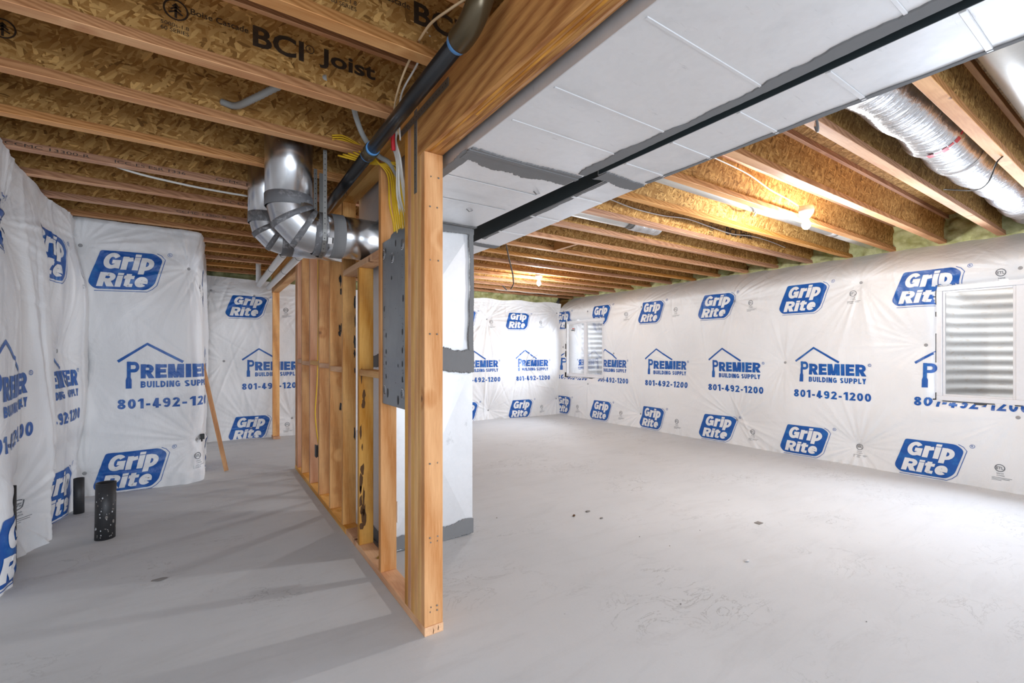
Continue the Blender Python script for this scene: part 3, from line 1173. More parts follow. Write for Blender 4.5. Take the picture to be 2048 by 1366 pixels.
def left_extra(S, Z):
    e = 0.055 * np.exp(-((S - 3.42) / 0.13) ** 2) * (0.25 + np.exp(-((Z - 0.25) / 0.38) ** 2) + 0.5 * np.clip((Z - 1.5) / 0.6, 0, 1))
    e += -0.035 * np.exp(-((S - 3.86) / 0.14) ** 2)
    e += 0.05 * np.exp(-((S - 4.12 - 0.05 * np.sin(Z * 2)) / 0.16) ** 2)
    e += -0.055 * np.exp(-((S - 4.42) / 0.12) ** 2)
    e += 0.05 * np.clip((S - 4.5) / 0.5, 0, 1)
    for c, w, a in ((4.05, 0.018, 0.012), (4.13, 0.012, -0.01), (4.47, 0.012, 0.014), (4.52, 0.01, -0.012), (3.7, 0.015, 0.012), (5.02, 0.012, 0.012), (4.72, 0.01, 0.008)):
        e += a * np.exp(-((S - c - 0.10 * np.sin(Z * 1.7 + c * 5)) / w) ** 2)
    return e * (1 - 0.7 * np.clip((Z - 1.75) / 0.5, 0, 1))


fl = [(3.705, 1.964, 1.3), (5.2, 2.156, 1.0), (3.861, 0.271, 1.4), (4.742, 1.231, 0.9), (2.9, 1.9, 1), (2.9, 0.3, 1), (5.18, 0.3, 0.9), (4.6, 2.3, 0.4), (4.1, 2.3, 0.4)]
sl = Sheet('wall_left', p_left, fl, span(0, 2.337, 0.0117), span(-1.5, 3.1, 0.06) + span(3.1, 5.26, 0.0117), seed=31, billow=0.06,
           extra=left_extra, lines=60)
for y, z, t in ((4.46, 1.94, -0.10), (3.40, 1.95, -0.05), (4.56, 0.18, 0.02), (3.50, 0.2, 0.0)):
    sl.badge(y, z, t)
sl.premier(3.22, 0.71, 0.02)
sl.premier(4.25, 0.70, 0.01)
sl.etl(5.05, 1.85)
sl.etl(3.95, 0.3)
foam_sheet('spray_foam', (-1.12, 5.3), (-1.12, -1.2), (1, 0), 0.4855, 0.15, sl.o, 2.25, 2.632, 12)
box('foundation', (-1.4, -2.0, 0), (-1.2, 7.9, 2.64), FB, sl.o, 0)
# black clip on the corner of the wrap
t = thing('plug_clip', 'small black plastic clip stuck in the torn edge of the wrapped corner', 'clip', (-0.03, 5.36, 0.40))
box('body', (-0.05, 5.32, 0.385), (-0.015, 5.36, 0.435), M['black_cable'], t, 0.004)
box('tab', (-0.045, 5.31, 0.365), (-0.03, 5.33, 0.387), M['black_cable'], t, 0.003)


# ------------------------------------------------------------------ windows
def window(i, y0, y1, z0, z1, sticker=False):
    w = struct(link('window_%d' % i, None, None, None, (5.95, (y0 + y1) / 2, z0)))
    x0, x1, f = 5.905, 5.965, 0.045
    box('frame_rail', (x0, y0, z0), (x1, y1, z0 + f), M['vinyl'], w, 0.004)
    box('frame_rail', (x0, y0, z1 - f), (x1, y1, z1), M['vinyl'], w, 0.004)
    box('frame_stile', (x0, y0, z0 + f), (x1, y0 + f, z1 - f), M['vinyl'], w, 0.004)
    box('frame_stile', (x0, y1 - f, z0 + f), (x1, y1, z1 - f), M['vinyl'], w, 0.004)
    ym = (y0 + y1) / 2 - 0.02
    # sash that slides (near side) and the fixed one
    box('mullion', (x0 + 0.012, ym - 0.028, z0 + f), (x1 - 0.006, ym + 0.028, z1 - f), M['vinyl'], w, 0.003)
    for a, b in ((y0 + f, ym - 0.028), (ym + 0.028, y1 - f)):
        s_ = box('sash', (x0 + 0.02, a, z0 + f), (x1 - 0.014, a + 0.018, z1 - f), M['vinyl'], w, 0.002)
        box('sash_rail', (x0 + 0.02, b - 0.018, z0 + f), (x1 - 0.014, b, z1 - f), M['vinyl'], w, 0.002)
        box('sash_rail', (x0 + 0.02, a + 0.018, z0 + f), (x1 - 0.014, b - 0.018, z0 + f + 0.018), M['vinyl'], w, 0.002)
        box('sash_rail', (x0 + 0.02, a + 0.018, z1 - f - 0.018), (x1 - 0.014, b - 0.018, z1 - f), M['vinyl'], w, 0.002)
        xm = (x0 + x1) / 2
        mesh('pane', [(xm, a, z0 + f), (xm, b, z0 + f), (xm, b, z1 - f), (xm, a, z1 - f)], [(0, 1, 2, 3)], M['glass'], w, (xm, a, z0))
    # buck round the opening
    for lo, hi in (((5.966, y0 - 0.03, z0 - 0.03), (6.2, y0 + 0.004, z1 + 0.03)), ((5.966, y1 - 0.004, z0 - 0.03), (6.2, y1 + 0.03, z1 + 0.03)),
                   ((5.966, y0, z0 - 0.03), (6.2, y1, z0 + 0.004)), ((5.966, y0, z1 - 0.004), (6.2, y1, z1 + 0.03))):
        box('jamb', lo, hi, M['vinyl'], w, 0)
    cy, hw, dp = (y0 + y1) / 2, (y1 - y0) / 2 + 0.02, 0.62
    zt, zb = 2.19, 0.35
    na, nz = 44, 170
    V = []
    for ia in range(na):
        u = ia / (na - 1) * 2.6 - 1.3
        if abs(u) > 1:
            px, py, nx, ny = 6.2 + (1.3 - abs(u)) / 0.3 * 0.14, cy + math.copysign(hw, u), 0, math.copysign(1, u)
        else:
            a = u * PI / 2
            px, py, nx, ny = 6.34 + (dp - 0.14) * math.cos(a), cy + hw * math.sin(a), math.cos(a), math.sin(a)
        for iz in range(nz):
            z = zb + (zt - zb) * iz / (nz - 1)
            c = 0.0095 * math.sin(2 * PI * z / 0.097)
            V.append((px + nx * c, py + ny * c, z))
    F = [(a * nz + b, (a + 1) * nz + b, (a + 1) * nz + b + 1, a * nz + b + 1) for a in range(na - 1) for b in range(nz - 1)]
    mesh('window_well', V, F, M['well'], w, V[0], True)
    box('gravel_bed', (6.2, cy - hw, 0.30), (6.8, cy + hw, 0.42), M['gravel'], w, 0)
    if sticker:
        box('warning_sticker', (5.928, y1 - 0.22, z1 - 0.20), (5.9285, y1 - 0.12, z1 - 0.135), M['drop'], w, 0)
        box('warning_sticker', (5.9275, y1 - 0.21, z1 - 0.155), (5.928, y1 - 0.15, z1 - 0.14), M['red'], w, 0)
        box('warning_sticker', (5.9275, y1 - 0.21, z1 - 0.19), (5.928, y1 - 0.13, z1 - 0.165), M['ink'], w, 0)
    return w


window(1, 0.355, 1.425, 0.757, 1.857)
window(2, 5.905, 6.935, 0.755, 1.83, True)

# ------------------------------------------------------------------ partition of studs
XA, XB = 0.777, 0.864
wp = struct(link('wall_partition', None, None, None, (0.82, 3.5, 0)))
box('bottom_plate', (XA, 1.84, 0), (XB + 0.001, 3.17, 0.038), M['wood_y'], wp, 0.002)
box('bottom_plate', (XA - 0.001, 3.173, 0), (XB, 5.28, 0.038), M['wood_y'], wp, 0.002)
box('bottom_plate', (XA, 7.20, 0), (XB, 7.40, 0.038), M['wood_y'], wp, 0.002)
for x, a, b in ((0.815, 0.004, 0.030), (0.838, 0.012, 0.036)):
    V = [(x - 0.001, 1.8392, a), (x + 0.002, 1.8392, a), (x + 0.005, 1.8392, (a + b) / 2), (x + 0.0015, 1.8392, b), (x + 0.001, 1.8392, (a + b) / 2)]
    mesh('crack', V, [tuple(range(5))], M['bark'], wp, V[0])
ZB = 2.085
ply = [(1.842, ZB, 'wood_pink'), (1.882, ZB, 'wood_yellow'), (1.921, 2.254, 'wood_yellow'), (1.9605, 2.254, 'wood_yellow'),
       (2.000, 2.254, 'wood_pink'), (2.039, 2.254, 'wood_z')]
for y, zt, m in ply:
    box('stud', (XA, y, 0.0385), (XB - 0.001, y + 0.0381, zt - 0.0005), M[m], wp, 0.002)
studs = {}
for nm, y, z0, zt, m in (('b', 2.434, 0.0385, 2.2535, 'wood_pink'), ('c', 2.852, 0.0385, 1.7415, 'wood_z'), ('d', 3.252, 0.0385, 2.2535, 'wood_z'),
                         ('e', 3.645, 0.0385, 2.2535, 'wood_z'), ('f', 4.052, 0.0385, 2.2535, 'wood_z'), ('g', 4.455, 0.0385, 2.2535, 'wood_pink'),
                         ('h', 4.872, 0.0385, 2.2535, 'wood_z'), ('i', 5.135, 0.0385, 2.2535, 'wood_pink'), ('j', 5.240, 0.0385, 2.2535, 'wood_z'),
                         ('k', 7.255, 0.0385, 2.0695, 'wood_z')):
    studs[nm] = box('stud', (XA, y, z0), (XB, y + 0.0381, zt), M[m], wp, 0.002)
# the far jamb of the opening stops against the king stud; extra trimmer
for a, b, z in ((2.4725, 2.8515, 1.098), (2.4725, 3.2515, None), (3.2905, 3.6445, 1.10), (3.6835, 4.0515, 1.115), (4.0905, 4.4545, 1.13),
                (4.4935, 4.8715, 1.12), (4.9105, 5.1345, 1.135)):
    if z is None:
        box('ledge', (XA, 2.4725, 1.742), (XB, 3.2515, 1.780), M['wood_y'], wp, 0.002)
    else:
        box('fire_block', (XA + 0.001, a, z - 0.019), (XB - 0.001, b, z + 0.019), M['wood_y'], wp, 0.002)
for z in (2.254, 2.292):
    box('top_plate', (XA, 1.921, z), (XB, 7.42, z + 0.0375), M['wood_y'], wp, 0.002)
box('header', (XA, 5.28, 2.070), (XB, 7.36, 2.2535), M['wood_y'], wp, 0.002)


def blotches(parent, x0, x1, y, z0, z1, n, seed, mat, rmin=0.008, rmax=0.03):
    """torn bark and resin on a stud's face, each a thin raised scab"""
    rng = random.Random(seed)
    for i in range(n):
        cx, cz = rng.uniform(x0, x1), rng.uniform(z0, z1)
        a, b = rng.uniform(rmin, rmax) * 0.5, rng.uniform(rmin, rmax) * 2.4
        P = []
        for k in range(12):
            t_ = 2 * PI * k / 12
            q = rng.uniform(0.65, 1.2)
            P.append((min(max(cx + a * q * math.cos(t_), XA + 0.002), XB - 0.002), cz + b * q * math.sin(t_)))
        V = [(p[0], y, p[1]) for p in P] + [(cx + (p[0] - cx) * 0.7, y - 0.004, cz + (p[1] - cz) * 0.8) for p in P]
        F = [(k, (k + 1) % 12, 12 + (k + 1) % 12, 12 + k) for k in range(12)] + [tuple(12 + k for k in range(12))]
        mesh('bark_patch', V, F, mat, parent, V[0], True)


blotches(studs['c'], XA + 0.008, XA + 0.03, 2.8518, 0.15, 1.08, 15, 4, M['bark'])
blotches(studs['d'], XB - 0.010, XB - 0.004, 3.2518, 0.4, 1.6, 7, 5, M['black_cable'], 0.008, 0.022)
blotches(studs['e'], XB - 0.020, XB - 0.004, 3.6448, 0.7, 1.9, 7, 6, M['black_cable'], 0.008, 0.022)
# nails in the faces of the end post
for z in (0.10, 0.12, 0.40, 0.42, 0.74, 1.30, 1.62, 1.85, 1.98):
    for x in (0.805, 0.838):
        tube('nail_head', [(x + random.uniform(-.008, .008), 1.8416, z), (x, 1.8404, z)], 0.0035, M['strap'], wp, 8)
# gold nuts with washers on the plate
for y in (2.62, 2.12):
    t = thing('anchor_bolt', 'brass coloured nut and washer on the bottom plate ' + ('behind the second stud' if y > 2.5 else 'beside the end post'),
              'bolt', (0.83, y, 0.0385))
    tube('washer', [(0.83, y, 0.0385), (0.83, y, 0.0415)], 0.017, M['brass'], t, 16)
    tube('nut', [(0.83, y, 0.0417), (0.83, y, 0.052)], 0.009, M['brass'], t, 6)

# ------------------------------------------------------------------ beam, straps
bm_ = box('support_beam', (XA, -2.4, ZB), (XB, 1.9205, 2.328), M['beam'], None, 0.002)
tag(bm_, 'deep orange laminated timber beam running from the end post toward the camera', 'beam')
for i, (a, b) in enumerate(((XA + 0.018, 0.03), (XA + 0.035, 0.4), (XA + 0.052, -0.3), (XA + 0.07, 0.2))):
    box('veneer_ridge', (a, -2.39, ZB - 0.0014), (a + 0.009, 1.86 - b, ZB - 0.0001), M['beam'], bm_, 0)


def perf_strap(label, pts, wd, w, holes=True, group=None, name='metal_strap'):
    t = thing(name, label, 'strap', pts[0], group)
    strip('band', pts, wd, w, M['strap'], t)
    if holes:
        P = [Vector(p) for p in pts]
        W_ = Vector(wd).normalized()
        for a, b in zip(P, P[1:]):
            L = (b - a).length
            T = (b - a).normalized()
            nn = T.cross(W_).normalized()
            if nn.dot(Vector((0, 0, 1.2)) - (a + b) / 2) < 0 and abs(nn.dot((a + b) / 2 - Vector((0, 0, 1.22)))) > 0:
                pass
            if nn.dot(Vector((0, 0, 1.22)) - a) < 0:
                nn = -nn
            k = 0.02
            while k < L - 0.01:
                c = a + T * k + nn * 0.0016
                V = [c + (T * math.cos(q * PI / 4) + W_ * math.sin(q * PI / 4)) * 0.0032 for q in range(8)]
                mesh('hole', V, [tuple(range(8))], M['black_cable'], t, c)
                k += 0.030
    return t


perf_strap('perforated steel strap running up the left side of the end post to the beam', [(XA - 0.002, 1.938, 1.93), (XA - 0.002, 1.938, 2.30)], (0, 1, 0), 0.030)
perf_strap('short perforated steel strap nailed level across the beam end', [(XA - 0.0045, 1.60, 2.262), (XA - 0.0045, 2.13, 2.262)], (0, 0, 1), 0.032)

# ------------------------------------------------------------------ sheet metal ducts
DZ = 2.05
rngd = random.Random(3)


def ragged(name, a, b, wdir, w0, w1, n, mat, parent, nd, seed=1, lift=0.0016):
    n *= 3
    """a brushed-on band of mastic from a to b with ragged edges; wdir = across, nd = out of the surface"""
    r_ = random.Random(seed)
    a, b, wdir, nd = Vector(a), Vector(b), Vector(wdir).normalized(), Vector(nd).normalized()
    V, F = [], []
    for i in range(n + 1):
        p = a.lerp(b, i / n)
        q = i / n * (b - a).length
        e0 = w0 * (0.9 + 0.18 * math.sin(q * 9 + seed) + r_.uniform(-0.09, 0.09))
        e1 = w1 * (0.92 + 0.26 * math.sin(q * 7 + seed * 2) + 0.12 * math.sin(q * 31 + seed) + r_.uniform(-0.08, 0.08))
        V += [p - wdir * e0 + nd * 0.0004, p - wdir * e0 * 0.9 + nd * lift, p + wdir * e1 * 0.9 + nd * lift * 1.3, p + wdir * e1 + nd * 0.0004]
    for i in range(n):
        for k in range(3):
            F.append((i * 4 + k, i * 4 + k + 1, i * 4 + 5 + k, i * 4 + 4 + k))
    return mesh(name, V, F, mat, parent, a)


def crossbreak(name, x0, x1, z0, z1, y, bulge, parent):
    c = ((x0 + x1) / 2, y - bulge, (z0 + z1) / 2)
    V = [(x0, y, z0), (x1, y, z0), (x1, y, z1), (x0, y, z1), c]
    return mesh(name, V, [(0, 1, 4), (1, 2, 4), (2, 3, 4), (3, 0, 4)], M['galv'], parent, V[0])


sd = thing('supply_duct', 'wide silver rectangular duct overhead that drops to the floor behind the stud wall', 'duct', (1.2, 2.9, 0))
DX0, DX1 = 0.885, 1.482
PX0, PX1 = 0.905, 1.494
box('trunk', (DX0, -2.5, DZ), (DX1, 1.66, 2.300), M['galv'], sd, 0.002)
box('trunk', (DX0 + 0.006, 1.662, DZ + 0.002), (DX1 + 0.006, 3.28, 2.298), M['galv'], sd, 0.002)
box('drop', (PX0, 2.722, 0.004), (PX1, 3.28, DZ - 0.004), M['galv'], sd, 0.002)
crossbreak('panel', PX0 + 0.002, PX1 - 0.002, 0.02, 1.135, 2.7205, 0.034, sd)
crossbreak('panel', PX0 + 0.002, PX1 - 0.002, 1.215, DZ - 0.01, 2.7205, 0.030, sd)
box('collar', (PX0 - 0.002, 2.708, 1.14), (PX1 + 0.003, 3.283, 1.175), M['galv'], sd, 0.002)
dn = (0, 0, -1)
for y in (1.12, 0.76, 0.40, 0.04, -0.32, 1.36, 1.95, 2.25):
    box('seam', (DX0 + 0.02, y - 0.005, DZ - 0.0022), (DX1 - 0.03, y + 0.005, DZ + 0.001), M['galv'], sd, 0.0015)
ragged('mastic_seal', (DX0 + 0.01, 1.675, DZ), (DX1 - 0.01, 1.675, DZ), (0, 1, 0), 0.055, 0.085, 26, M['mastic'], sd, dn, 3, 0.004)
box('drive_cleat', (DX0 + 0.004, 1.645, DZ - 0.007), (DX1 - 0.004, 1.672, DZ), M['mastic'], sd, 0.001)
ragged('mastic_seal', (DX1 - 0.012, -1.0, DZ), (DX1 - 0.012, 1.60, DZ), (-1, 0, 0), 0.012, 0.045, 60, M['mastic'], sd, dn, 5, 0.0025)
ragged('mastic_seal', (DX0 + 0.03, 1.66, DZ), (DX0 + 0.03, 2.3, DZ), (-1, 0, 0), 0.02, 0.03, 16, M['mastic'], sd, dn, 7, 0.0025)
ragged('mastic_seal', (PX0, 2.70, DZ), (PX1, 2.70, DZ), (0, -1, 0), 0.0, 0.035, 20, M['mastic'], sd, dn, 8, 0.003)
fy = (0, -1, 0)
ragged('mastic_seal', (PX0, 2.706, 1.165), (PX1, 2.706, 1.165), (0, 0, 1), 0.075, 0.07, 34, M['mastic'], sd, fy, 9, 0.004)
ragged('mastic_seal', (PX1 - 0.012, 2.706, 1.20), (PX1 - 0.012, 2.706, DZ - 0.02), (-1, 0, 0), 0.013, 0.026, 44, M['mastic'], sd, fy, 10, 0.003)
ragged('mastic_seal', (PX0, 2.712, 0.055), (PX1, 2.712, 0.055), (0, 0, 1), 0.055, 0.05, 30, M['mastic'], sd, fy, 11, 0.003)
ragged('mastic_seal', (PX0, 2.706, DZ - 0.02), (PX1, 2.706, DZ - 0.02), (0, 0, 1), 0.03, 0.02, 24, M['mastic'], sd, fy, 12, 0.003)
ragged('mastic_seal', (PX0 - 0.0005, 3.28, 0.05), (PX0 - 0.0005, 2.72, 0.05), (0, 0, 1), 0.05, 0.05, 20, M['mastic'], sd, (-1, 0, 0), 13, 0.003)
ragged('mastic_seal', (PX0 - 0.0005, 3.28, 1.17), (PX0 - 0.0005, 2.72, 1.17), (0, 0, 1), 0.06, 0.05, 20, M['mastic'], sd, (-1, 0, 0), 14, 0.003)
for x, y in ((1.40, 1.9), (1.25, 2.35)):
    strip('joint_clip', [(x, y, DZ - 0.001), (x + 0.02, y + 0.004, DZ - 0.012), (x + 0.045, y + 0.01, DZ - 0.001)], (0, 1, 0), 0.008, M['strap'], sd)

rd = thing('return_duct', 'narrower silver rectangular duct running beside the wide one at the ceiling', 'duct', (1.66, 1.5, DZ))


def prism(name, q0, q1, y0, y1, z0, z1, mat, parent):
    V = [(q0[0], y0, z0), (q0[1], y0, z0), (q0[1], y0, z1), (q0[0], y0, z1), (q1[0], y1, z0), (q1[1], y1, z0), (q1[1], y1, z1), (q1[0], y1, z1)]
    F = [(0, 1, 2, 3), (7, 6, 5, 4), (0, 4, 5, 1), (1, 5, 6, 2), (2, 6, 7, 3), (3, 7, 4, 0)]
    return mesh(name, V, F, mat, parent, V[0])


prism('trunk', (1.527, 1.805), (1.527, 1.805), -2.5, 1.565, DZ, 2.29, M['galv'], rd)
prism('trunk', (1.60, 1.815), (1.675, 1.905), 1.567, 3.06, DZ, 2.288, M['galv'], rd)
prism('trunk', (1.68, 1.885), (1.68, 1.885), 3.062, 3.42, DZ + 0.004, 2.286, M['galv'], rd)
box('gap_shade', (1.5245, -2.49, DZ + 0.001), (1.5268, 1.56, 2.289), M['duct_shade'], rd, 0)  # thin dark skin: the gap's shade painted on the duct's left side
prism('gap_shade', (1.5965, 1.5995), (1.672, 1.675), 1.568, 3.05, DZ + 0.001, 2.287, M['duct_shade'], rd)  # same painted shade along the tapered length
for y in (1.16, 0.885, 0.61, 0.32, 0.04, -0.25, 1.40):
    box('seam', (1.530, y - 0.008, DZ - 0.0030), (1.796, y + 0.008, DZ + 0.001), M['galv'], rd, 0.002)
for y in (1.85, 2.25, 2.65):
    k = (y - 1.567) / 1.493
    box('seam', (1.602 + 0.075 * k, y - 0.010, DZ - 0.0045), (1.812 + 0.09 * k, y + 0.010, DZ + 0.001), M['galv'], rd, 0.002)
ragged('mastic_seal', (1.53, 1.56, DZ), (1.81, 1.56, DZ), (0, 1, 0), 0.05, 0.06, 18, M['mastic'], rd, dn, 21, 0.004)
ragged('mastic_seal', (1.665, 3.06, DZ), (1.905, 3.06, DZ), (0, 1, 0), 0.04, 0.05, 14, M['mastic'], rd, dn, 22, 0.004)
ragged('mastic_seal', (1.795, -1.0, DZ), (1.795, 1.50, DZ), (-1, 0, 0), 0.009, 0.018, 60, M['mastic'], rd, dn, 23, 0.0025)
ragged('mastic_seal', (1.612, 1.6, DZ), (1.672, 2.9, DZ), (1, 0, 0), 0.008, 0.022, 40, M['mastic'], rd, dn, 24, 0.0025)

# ------------------------------------------------------------------ round ducts on the left


def round_duct(label, ax, y, zc, r, x_end, z_top, gores=5, name='round_duct', bend=1.05):
    """straight pipe down from the joists, a segmented elbow, and a run into the stud wall"""
    t = thing(name, label, 'duct', (ax, y, z_top))
    R = r * bend * 1.05 + 0.02
    zt = zc + R
    tube('vertical_pipe', [(ax, y, z_top), (ax, y, (z_top + zt) / 2), (ax, y, zt)], r, M['galv_pipe'], t, 40)
    prev = None
    pts = []
    for i in range(gores + 1):
        a = PI / 2 * i / gores
        pts.append(Vector((ax + R * (1 - math.cos(a)), y, zt - R * math.sin(a))))
    for i in range(gores):
        V = []
        for k_ in (i, i + 1):
            a = PI / 2 * k_ / gores
            rad = Vector((math.cos(a), 0, math.sin(a)))       # in the plane of the joint
            for k in range(40):
                q = 2 * PI * k / 40
                V.append(pts[k_] + rad * (r * 1.004 * math.cos(q)) + Vector((0, r * 1.004 * math.sin(q), 0)))
        mesh('elbow_gore', V, [(k, (k + 1) % 40, 40 + (k + 1) % 40, 40 + k) for k in range(40)], M['galv_pipe'], t, V[0], True)
    for i in range(gores + 1):
        a = PI / 2 * i / gores
        T = Vector((math.sin(a), 0, -math.cos(a)))
        w = 0.016 if 0 < i < gores else 0.035
        tube('mastic_band', [pts[i] - T * w, pts[i] - T * w * 0.9, pts[i] + T * w * 0.9, pts[i] + T * w], [r * 0.99, r * 1.022, r * 1.022, r * 0.99], M['smear'], t, 40, cap=False)
    tube('horizontal_pipe', [pts[-1], (x_end, y, zc)], r, M['galv_pipe'], t, 40)
    return t, pts


rt, gp = round_duct('large round silver duct with a segmented elbow turning into the stud wall', 0.385, 2.83, 1.905, 0.122, 0.902, 2.60, 3)
tube('mastic_band', [(0.60, 2.83, 1.905), (0.602, 2.83, 1.905), (0.668, 2.83, 1.905), (0.67, 2.83, 1.905)], [0.123, 0.127, 0.127, 0.123], M['mastic'], rt, 40, cap=False)
P = []
for i in range(2):
    for k in range(5):
        a = math.radians(198 + k * 4)
        P.append((0.568 + i * 0.022, 2.83 + 0.1285 * math.cos(a), 1.905 + 0.1285 * math.sin(a)))
mesh('paper_sticker', P, [(k, k + 1, 6 + k, 5 + k) for k in range(4)], M['drop'], rt, P[0])
round_duct('smaller round silver duct elbow half hidden behind the large one', 0.325, 3.465, 1.98, 0.10, 0.88, 2.60, 3)
perf_strap('perforated hanger strap looped under the large round duct', [(0.548, 2.695, 2.345), (0.548, 2.699, 1.905), (0.548, 2.71, 1.845), (0.548, 2.75, 1.79), (0.548, 2.83, 1.768),
                                                                     (0.548, 2.91, 1.79), (0.548, 2.962, 1.86), (0.548, 2.966, 2.33)], (1, 0, 0), 0.020, True, None, 'hanger_strap')
perf_strap('plain hanger strap hanging close behind the round duct elbow', [(0.60, 3.06, 2.345), (0.60, 3.06, 1.95)], (1, 0, 0), 0.024, False, None, 'hanger_strap')

# ------------------------------------------------------------------ pipes
vp = thing('vent_pipe', 'long black drain pipe slung beneath the joists with bronzed fittings', 'pipe', (0.68, 1.30, 2.23))
tube('pipe', [(0.68, 1.305, 2.228), (0.68, 2.30, 2.222)], 0.030, M['abs'], vp, 24)
tube('pipe', [(0.68, 2.30, 2.222), (0.68, 3.75, 2.19)], 0.030, M['abs'], vp, 24)
tube('coupling', [(0.68, 2.265, 2.222), (0.68, 2.335, 2.221)], 0.037, M['bronze'], vp, 24)
tube('primer_ring', [(0.68, 2.245, 2.2222), (0.68, 2.266, 2.222)], 0.0335, M['tape'], vp, 24)
tube('primer_ring', [(0.68, 2.334, 2.222), (0.68, 2.352, 2.221)], 0.0335, M['tape'], vp, 24)
tube('primer_ring', [(0.68, 1.325, 2.228), (0.68, 1.352, 2.228)], 0.034, M['tape'], vp, 24)
tube('elbow', [(0.68, 1.33, 2.228), (0.68, 1.30, 2.228), (0.68, 1.255, 2.235), (0.683, 1.215, 2.262), (0.69, 1.20, 2.30), (0.69, 1.20, 2.34)],
     [0.039, 0.040, 0.038, 0.037, 0.038, 0.041], M['bronze'], vp, 24, smooth=4, rf=lambda i, n: 0.039)
tube('elbow_hub', [(0.69, 1.20, 2.325), (0.69, 1.20, 2.36)], 0.043, M['bronze'], vp, 24)
tube('pipe', [(0.69, 1.20, 2.35), (0.69, 1.20, 2.62)], 0.030, M['abs'], vp, 24)

for i, (x, y0, y1, za, zb, lab, lab2) in enumerate(((0.575, 3.9, 6.86, 2.10, 2.11, 'left one of two white plastic pipes under the joists', 1), (0.70, 3.9, 7.02, 2.09, 2.10, 'right one of two white plastic pipes, beside the wall header', 0))):
    t = thing('drain_pipe', lab, 'pipe', (x, y0, za), 'white plastic pipes under the joists')
    tube('pipe', [(x, y0, za), (x, y1, zb)], 0.033, M['pvc'], t, 20, hollow=0.14)
    for yy in (4.55, 5.45):
        z_ = za + (zb - za) * (yy - y0) / (y1 - y0)
        tube('joint_ring', [(x, yy, z_), (x, yy + 0.012, z_)], 0.0345, M['black_cable'], t, 20)
    if lab2:
        tube('riser', [(x - 0.02, 6.70, 2.12), (x - 0.02, 6.70, 2.60)], 0.030, M['pvc'], t, 16)

for x, y, r, h, lx, lab in ((-0.932, 3.80, 0.017, 0.45, 0.0, 'thin black pipe stub against the left wrap'),
                            (-0.807, 4.725, 0.032, 0.265, 0.0, 'short black pipe stub at the foot of the wrapped corner'),
                            (-0.556, 3.995, 0.0535, 0.365, 0.006, 'thick dusty black pipe stub rising from the open floor')):
    t = thing('pipe_stub', lab, 'pipe', (x, y, 0), 'black pipe stubs')
    tube('pipe', [(x, y, -0.01), (x + lx, y, h)], r, M['abs_old'], t, 28, hollow=0.12)
    if r > 0.05:
        rr = random.Random(2)
        for k in range(46):
            a = math.radians(rr.uniform(-150, -5))
            z_ = 0.02 + 0.30 * rr.random() ** 1.3
            s_ = rr.uniform(0.002, 0.0045) * (2.2 if (k % 8 == 0) else 1)
            c = Vector((x + lx * z_ / h + (r + 0.0006) * math.cos(a), y + (r + 0.0006) * math.sin(a), z_))
            tt = Vector((-math.sin(a), math.cos(a), 0))
            V = [c + tt * (s_ * math.cos(q * PI / 3)) * rr.uniform(0.6, 1.2) + Vector((0, 0, s_ * 1.5 * math.sin(q * PI / 3))) for q in range(6)]
            mesh('mortar_speck', V, [tuple(range(6))], M['chip'] if k % 3 else M['concrete'], t, c)

# grey corrugated conduit threaded through the webs
ct = tube('flexible_conduit', [(0.06, 2.60, 2.42), (0.12, 2.56, 2.402), (0.19, 2.40, 2.39), (0.30, 2.22, 2.405), (0.44, 2.12, 2.42)], 0.015, M['conduit'], None, 14, smooth=16,
          rf=lambda i, n: 0.0165 if i % 2 else 0.0140)
tag(ct, 'grey ribbed conduit curving between two joist webs on the left', 'conduit')
ct = tube('flexible_conduit', [(0.56, 2.17, 2.40), (0.60, 2.26, 2.36), (0.66, 2.33, 2.30), (0.74, 2.36, 2.24), (0.79, 2.30, 2.18), (0.845, 2.22, 2.0), (0.85, 2.18, 1.86), (0.85, 2.16, 1.80)], 0.013, M['conduit'], None, 12, smooth=6)
tag(ct, 'smooth grey conduit bending down behind the black pipe into the metal panel', 'conduit')


def cable(label, pts, r, mat, group=None, name='cable', smooth=8, segs=8):
    if not isinstance(label, str):
        return tube(name, pts, r, M[mat], label, segs, smooth)
    c = tube(name, pts, r, M[mat], None, segs, smooth)
    return tag(c, label, 'cable', group)


YB = thing('cable_bundle', 'bundle of yellow cables dropping into the grey metal panel', 'cables', (0.80, 2.25, 1.80))
CB = thing('cable_bundle', 'bundle of cream cables beside the yellow ones above the metal panel', 'cables', (0.82, 2.14, 1.80))
YF = thing('cable_bundle', 'three yellow cables fanning out left of the black pipe', 'cables', (0.56, 2.58, 2.36))


rc = random.Random(11)
for i in range(7):
    y = 2.16 + 0.028 * i
    cable(YB, [(0.60 + 0.02 * i, 2.62 - .03 * i, 2.30), (0.745, 2.47 - .01 * i, 2.235), (0.800, y + 0.06, 2.16), (0.805 + rc.uniform(-.01, .01), y + 0.03, 2.0), (0.812, y + 0.01, 1.90), (0.82, y, 1.80)],
          0.0050, 'yellow_cable')
for i in range(6):
    y = 2.10 + 0.016 * i
    cable(CB, [(0.772, 2.12 + .012 * i, 2.32), (0.765, 2.165 + .01 * i, 2.255), (0.775, 2.13 + 0.01 * i, 2.15), (0.80 + rc.uniform(-.01, .01), y + 0.04, 2.0), (0.815, y + 0.02, 1.90), (0.825, y, 1.80)],
          0.0050, 'white_cable')
cable('pale cable looping down from the upper web past the black pipe', [(0.70, 1.63, 2.44), (0.66, 1.72, 2.36), (0.665, 1.86, 2.31), (0.70, 2.0, 2.29), (0.75, 2.08, 2.24)], 0.0045, 'cream_cable')
